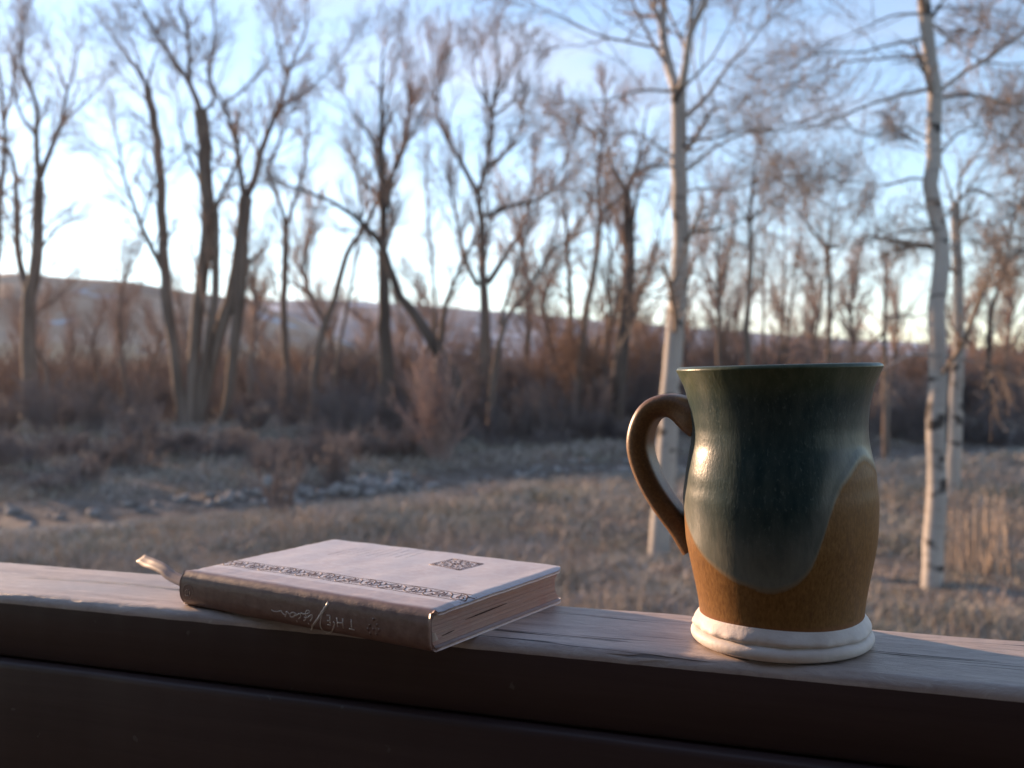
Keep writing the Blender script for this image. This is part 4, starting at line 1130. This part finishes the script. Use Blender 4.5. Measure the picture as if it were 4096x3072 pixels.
def ribbon(P, nrm, width, lift, thick=.00012):
    """flat raised stroke along P (k,3) on a surface with normals nrm (k,3)"""
    P = np.asarray(P); k = len(P)
    t = np.gradient(P, axis=0); t /= np.linalg.norm(t, axis=1, keepdims=True) + 1e-9
    s = np.cross(nrm, t); s /= np.linalg.norm(s, axis=1, keepdims=True) + 1e-9
    width = np.broadcast_to(np.asarray(width, float), (k,))[:, None]
    lo = P + nrm * (lift - .0004); hi = P + nrm * lift
    V = np.concatenate([lo - s * width, hi - s * width * .85, hi + s * width * .85, lo + s * width])
    i = np.arange(k - 1)
    F = np.concatenate([np.stack([i + j * k, i + 1 + j * k, i + 1 + (j + 1) * k, i + (j + 1) * k], -1) for j in range(3)])
    F = np.concatenate([F, np.array([[0, k, 2 * k, 3 * k], [k - 1, 4 * k - 1, 3 * k - 1, 2 * k - 1]])])
    return V, F
def top_stroke(S, aw, width, lift=.00010, n=10):
    aw = catmull(np.asarray(aw, float), n)
    P = np.stack([aw[:, 0], aw[:, 1], top_z(aw[:, 0], aw[:, 1])], 1) - B_OFF
    V, F = ribbon(P, np.tile(UP, (n, 1)), width, lift); S.add(V, F)

def book_uv(x, y):
    p = at_z(x, y, RAIL_TOP + BT) - BO
    return float(p @ A_AX), float(p @ W_AX)
# ornamental band: two rules and a repeating vine with leaves and rosettes
bl_ = [book_uv(*q) for q in ((844, 2254), (911, 2241), (1836, 2402), (1890, 2376))]
w_lo = (bl_[0][1] + bl_[2][1]) / 2; w_hi = (bl_[1][1] + bl_[3][1]) / 2
print('BAND', w_lo, w_hi, bl_)
S = Soup()
wm, hh_ = (w_lo + w_hi) / 2, (w_hi - w_lo) / 2
for w in (w_lo, w_hi):
    top_stroke(S, [(.0008, w), (BL * .5, w), (BL - .0008, w)], .00028, n=60)
per = (BL - .0012) / round((BL - .0012) / (hh_ * 2.3))
a0 = .0006
k = 0
while k < 200:
    c = a0 + (k + .5) * per; sg = 1 if k % 2 == 0 else -1
    if c + per * .5 > BL: break
    L_ = lambda *p: [(c + x * per * .5, wm + y * hh_ * sg) for x, y in p]
    top_stroke(S, L_((-1, -.75), (-.6, -.4), (-.1, .55), (.45, .7), (.7, .3), (.45, -.1), (.1, .1), (.2, .35)), .00050, n=16)
    top_stroke(S, L_((-.6, -.4), (-.2, -.8), (.35, -.75), (.7, -.35), (1, -.75)), .00048, n=12)
    for q in (((-.75, .75), (-.45, .45), (-.35, .1)), ((-.95, .35), (-.7, .1), (-.6, -.2)), ((.0, -.35), (.3, -.45), (.45, -.3)), ((.75, .75), (.9, .4), (.85, 0)), ((-.05, -.65), (.1, -.3), (.0, -.05)), ((-.9, -.2), (-.98, .1), (-.9, .6)), ((.45, .35), (.3, .25), (.25, .0)), ((.6, -.6), (.75, -.1), (.95, .2))):
        top_stroke(S, L_(*q), [.0001, .0004, .0006, .0006, .0004, .0001], n=6)
    k += 1
link('ornament_band', S.mesh('ornament_band', M_EMB), cover)
# diamond ornament
dq = np.array([book_uv(*q) for q in ((1717, 2262), (1814, 2236), (1934, 2257), (1838, 2283))])
dc = dq.mean(0); print('DIAMOND', dq)
d1 = (dq[1] - dq[3]) / 2; d0 = (dq[2] - dq[0]) / 2
S = Soup()
D_ = lambda *p: [tuple(dc + x * d0 + y * d1) for x, y in p]
for a, b in (((-1, 0), (0, 1)), ((0, 1), (1, 0)), ((1, 0), (0, -1)), ((0, -1), (-1, 0))):
    top_stroke(S, D_(a, ((a[0] + b[0]) / 2, (a[1] + b[1]) / 2), b), .00042, n=8)
for r4 in range(4):
    cs, sn = [(1, 0), (0, 1), (-1, 0), (0, -1)][r4]
    R_ = lambda *p: D_(*[(x * cs - y * sn, x * sn + y * cs) for x, y in p])
    for m in (1, -1):
        top_stroke(S, R_((.05, .03 * m), (.25, .2 * m), (.45, .12 * m), (.5, .32 * m), (.36, .40 * m)), .00038, n=10)
        top_stroke(S, R_((.85, .05 * m), (.68, .16 * m), (.58, .30 * m)), .00034, n=6)
        top_stroke(S, R_((.30, .05 * m), (.42, .0), (.62, .07 * m)), .00036, n=6)
        top_stroke(S, R_((.16, .30 * m), (.26, .42 * m), (.40, .50 * m)), .00036, n=6)
        top_stroke(S, R_((.70, .02 * m), (.80, .0), (.92, .01 * m)), .0003, n=5)
    top_stroke(S, R_((.0, .0), (.12, .10), (.16, .0), (.12, -.10), (.0, .0)), .00035, n=8)
link('ornament_diamond', S.mesh('ornament_diamond', M_EMB), cover)
# blind-stamped lines of small text on the cover (too fine to read)
S = Soup()
ql = [book_uv(1250 + x * .3843, 2120 + y * .3843) for x, y in ((150, 262), (470, 192), (1230, 205), (960, 300))]
for li in range(9):
    f = li / 8
    p0 = np.array(ql[0]) * (1 - f) + np.array(ql[3]) * f; p1 = np.array(ql[1]) * (1 - f) + np.array(ql[2]) * f
    s = 0.02
    while s < .97:
        l = random.uniform(.012, .03)
        if random.random() < .84:
            q0 = p0 * (1 - s) + p1 * s; q1 = p0 * (1 - s - l) + p1 * (s + l)
            j = np.array([random.uniform(-.0004, .0004), 0])
            top_stroke(S, [tuple(q0), tuple((q0 + q1) / 2 + j), tuple(q1)], .00017, .00013, n=4)
        s += l + .012
link('stamped_text', S.mesh('stamped_text', M_LEATHER), cover)

# spine lettering, traced on the spine surface
def spine_pt(x, y):
    d = ray(x, y); o = np.array([0, 0, EYE])
    w_pl = -bulge * .8
    for _ in range(4):
        t = ((BO + W_AX * w_pl - o) @ W_AX) / (d @ W_AX)
        p = o + d * t - BO
        z = float(np.clip(p[2], .0004, BT - .0004)); w_pl = .0018 + float(spine_w(z))
    return np.array([p @ A_AX, w_pl, p[2]])
def spine_stroke(S, pts, width, lift=.00013, n=10, frame=None):
    fx = frame or (lambda x, y: (1000 + x * .27125, 2350 + y * .27125))
    Q = catmull(np.array([spine_pt(*fx(x, y)) for x, y in pts]), n)
    Q[:, 1] = .0018 + spine_w(np.clip(Q[:, 2], 0, BT))
    dz = 1e-4
    sl = (spine_w(np.clip(Q[:, 2] + dz, 0, BT)) - spine_w(np.clip(Q[:, 2] - dz, 0, BT))) / (2 * dz)
    nr = np.stack([np.zeros(n), -np.ones(n), sl], 1); nr /= np.linalg.norm(nr, axis=1, keepdims=True)
    V, F = ribbon(Q - B_OFF, nr, width, lift); S.add(V, F)
S = Soup()
wd = .00042
for s in (((1495, 470), (1505, 615)), ((1460, 605), (1545, 628)), ((1280, 440), (1300, 582)), ((1368, 455), (1380, 602)), ((1290, 515), (1375, 530)),
          ((1180, 415), (1192, 562)), ((1130, 410), (1182, 415)), ((1140, 490), (1187, 492)), ((1145, 545), (1192, 560))):
    spine_stroke(S, s, wd, n=4)
spine_stroke(S, [(1158, 225), (1110, 300), (1060, 370), (980, 490), (880, 635)], np.linspace(.0011, .00045, 18), n=18)
spine_stroke(S, [(1085, 345), (1055, 420), (1040, 500), (1050, 600), (1090, 660), (1150, 675), (1210, 640), (1245, 570), (1245, 520), (1228, 505)], .00042, n=30)
spine_stroke(S, [(890, 495), (918, 455), (920, 415), (905, 402), (878, 425), (840, 445), (800, 440)], wd, n=16)
spine_stroke(S, [(790, 490), (815, 480), (828, 440), (818, 395), (828, 352), (858, 338), (880, 352), (868, 380), (835, 388), (790, 392), (750, 372)], wd, n=24)
spine_stroke(S, [(720, 460), (745, 435), (745, 400), (725, 385), (700, 405), (665, 420)], wd, n=14)
spine_stroke(S, [(690, 408), (655, 372), (615, 372), (592, 402), (606, 436), (640, 436), (664, 404), (650, 372)], wd, n=22)
spine_stroke(S, [(592, 400), (560, 372), (542, 356), (535, 395), (516, 430)], wd, n=14)
spine_stroke(S, [(525, 405), (496, 392), (470, 362), (455, 340), (440, 350), (400, 356), (350, 350), (318, 328)], np.linspace(.00042, .0003, 22), n=22)
for c in ((692, 500), (867, 535)):
    spine_stroke(S, [(c[0] - 6, c[1]), (c[0], c[1] + 1), (c[0] + 6, c[1])], .0005, n=3)
link('spine_lettering', S.mesh('spine_lettering', M_FOIL), cover)
# faint blossom stamp after the title and the round maker's mark at the far end
S = Soup()
for x, y in ((1815, 470), (1760, 560), (1870, 555), (1815, 620), (1770, 690), (1860, 690), (1735, 620), (1900, 625)):
    spine_stroke(S, [(x - 10, y - 22), (x + 12, y), (x - 4, y + 24)], [.0002, .0006, .0008, .0006, .0002], n=5, lift=.00010)
link('blossom_stamp', S.mesh('blossom_stamp', M_LEATHER), cover)
S = Soup()
fr = lambda x, y: (500 + x * .3165, 2150 + y * .3165)
ca = np.linspace(0, 2 * np.pi, 13)
spine_stroke(S, [(792 + 62 * math.cos(a), 690 + 100 * math.sin(a)) for a in ca], .00035, n=36, frame=fr)
for s in (((768, 668), (768, 735)), ((768, 735), (795, 742), (822, 735)), ((822, 735), (825, 700), (822, 668)), ((768, 668), (785, 660), (795, 680), (808, 660), (822, 668)), ((795, 680), (796, 742))):
    spine_stroke(S, s, .00045, n=6, frame=fr)
link('maker_emblem', S.mesh('maker_emblem', M_LEATHER), cover)

# pages: gathered layers with a hollow fore edge
def page_mat():
    t = NT('aged_page_edges')
    st = t.noise(t.coord('Object', (4, 4, 3800)), 1.0, 3, 0.7)
    bl = t.noise(t.coord('Object', (1, 1, 1)), 55.0, 4, 0.6)
    pr = t.noise(t.coord('Object', (260, 260, 3000)), 1.0, 2, 0.5)
    c = t.mix(t.rng(st, 0.3, 0.7), (0.33, 0.235, 0.205), (0.50, 0.385, 0.345))
    c = t.mix(t.rng(bl, 0.45, 0.7), c, (0.40, 0.26, 0.235))
    c = t.mix(t.rng(pr, 0.62, 0.7, 0, .5), c, (0.58, 0.47, 0.42))
    return t.done(c, 0.8, t.bump(st, 0.6, 0.0004), 0.2)
S = Soup()
nl = 17
zs0, zs1 = .0017, BT - .0018
gap_at = {5: .0004, 10: .0002}
for i in range(nl):
    z0 = zs0 + (zs1 - zs0) * i / nl; z1 = zs0 + (zs1 - zs0) * (i + 1) / nl - .00006
    zc_ = (z0 + z1) / 2
    q = 2 * (zc_ - zs0) / (zs1 - zs0) - 1
    w1 = BW_ - .0045 - .0045 * (1 - q * q) + .0003 * random.uniform(-1, 1)
    w0 = .0018 + .9 * float(spine_w(zc_)) + .0026
    j = .00025 * random.uniform(-1, 1)
    V, F = box((.0035 + j, w0, z0), (BL - .0032 + j, w1, z1)); S.add(V - B_OFF, F)
link('pages', S.mesh('pages', page_mat(), False), book)
# dark strips stand in for the shade between parted leaves at the block's end
S = Soup()
M_GAP_SHADE = simple_mat('painted_gap_shade', (0.05, 0.03, 0.026), (0.07, 0.045, 0.04), 400, .9)
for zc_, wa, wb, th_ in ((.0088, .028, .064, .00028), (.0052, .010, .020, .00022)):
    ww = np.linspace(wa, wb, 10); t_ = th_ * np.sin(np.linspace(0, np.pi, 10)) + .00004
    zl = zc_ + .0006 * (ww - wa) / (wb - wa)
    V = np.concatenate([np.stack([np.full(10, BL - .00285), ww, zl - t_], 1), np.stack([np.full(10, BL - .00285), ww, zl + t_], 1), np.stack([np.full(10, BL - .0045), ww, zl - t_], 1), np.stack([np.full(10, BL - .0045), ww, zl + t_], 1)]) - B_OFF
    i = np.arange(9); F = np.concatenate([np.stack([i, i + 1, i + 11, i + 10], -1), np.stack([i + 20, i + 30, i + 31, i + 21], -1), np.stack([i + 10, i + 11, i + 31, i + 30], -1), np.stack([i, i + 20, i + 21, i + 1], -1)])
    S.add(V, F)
link('page_gap_shade', S.mesh('page_gap_shade', M_GAP_SHADE), book)
# curled headband at the near end of the spine
M_RIB = simple_mat('cream_satin_ribbon', (0.56, 0.47, 0.41), (0.66, 0.57, 0.51), 500, .5)
_n = M_RIB.node_tree.nodes; _l = M_RIB.node_tree.links
_tr = _n.new('ShaderNodeBsdfTranslucent'); _tr.inputs[0].default_value = (.62, .52, .46, 1)
_mx = _n.new('ShaderNodeMixShader'); _mx.inputs[0].default_value = .45
_l.new(_n['Principled BSDF'].outputs[0], _mx.inputs[1]); _l.new(_tr.outputs[0], _mx.inputs[2])
_l.new(_mx.outputs[0], _n['Material Output'].inputs['Surface'])
aa = np.linspace(0, 1, 12)
V = []
for s in aa:
    ang_ = s * 2.6
    for w in np.linspace(0, 1, 6):
        V.append([BL - .0034 + .0016 * math.sin(ang_), .0008 + .0062 * s - .002 * w * s, .0035 + .0050 * w * (1 - .35 * s) + .0010 * math.sin(ang_)])
link('headband', np_mesh('headband', np.array(V) - B_OFF, grid_faces(12, 6), M_RIB), book)
# ribbon marker out of the far end
pc = [(735, 2335, .0), (690, 2306, .001), (650, 2275, .004), (610, 2256, .007), (585, 2247, .009), (562, 2232, .011)]
Q = []
r_end = BO + A_AX * .002 + W_AX * .010
dz = 0
base_d = float(at_z(728, 2428, RAIL_TOP)[1]) + .02
def on_w(x, y, w):
    d = ray(x, y); o = np.array([0, 0, EYE])
    return o + d * (((BO + W_AX * w - o) @ W_AX) / (d @ W_AX))
pc[0] = (775, 2345, 0)
Pm = catmull(np.array([on_w(x, y, .010 + .0022 * i) for i, (x, y, _) in enumerate(pc)]), 26)
print('RIBBON', [tuple(np.round([(p - BO) @ A_AX, (p - BO) @ W_AX, p[2] - RAIL_TOP], 4)) for p in Pm[::5]])
side = W_AX * .75 + UP * .62; side /= np.linalg.norm(side)
V = []
for i, p in enumerate(Pm):
    f = i / 25
    tw2 = rad(-10 + 55 * max(0, f - .72) / .28)
    sd = side * math.cos(tw2) + A_AX * math.sin(tw2) * .6
    hw_ = .0034 + .0004 * f
    for o_ in (-1, -.33, .33, 1):
        V.append(p + sd * hw_ * o_ + W_AX * .0004 * (1 - o_ * o_))
V = np.array(V) - BO; V = np.stack([V @ A_AX, V @ W_AX, V[:, 2]], 1) - B_OFF
ro = link('ribbon_marker', np_mesh('ribbon_marker', V, grid_faces(26, 4), M_RIB), book)
so = ro.modifiers.new('thickness', 'SOLIDIFY'); so.thickness = .00025

# air: one even volume round the whole valley
hm = bpy.data.materials.new('valley_haze'); hm.use_nodes = True
hn = hm.node_tree.nodes; hn.remove(hn['Principled BSDF'])
hv = hn.new('ShaderNodeVolumePrincipled')
hv.inputs['Color'].default_value = (0.80, 0.86, 0.95, 1)
hv.inputs['Density'].default_value = 0.00018
hv.inputs['Anisotropy'].default_value = 0.3
hm.node_tree.links.new(hv.outputs[0], hn['Material Output'].inputs['Volume'])
V, F = box((-1650, -1650, -3.5), (1650, 1650, 100.0))
hz_o = link('haze', np_mesh('haze', V, F, hm, False)); tag(hz_o, 'pale thin winter haze filling the whole valley air', 'haze', kind='stuff')

tri = sum(len(m.polygons) for m in bpy.data.meshes)
print('polys', tri)
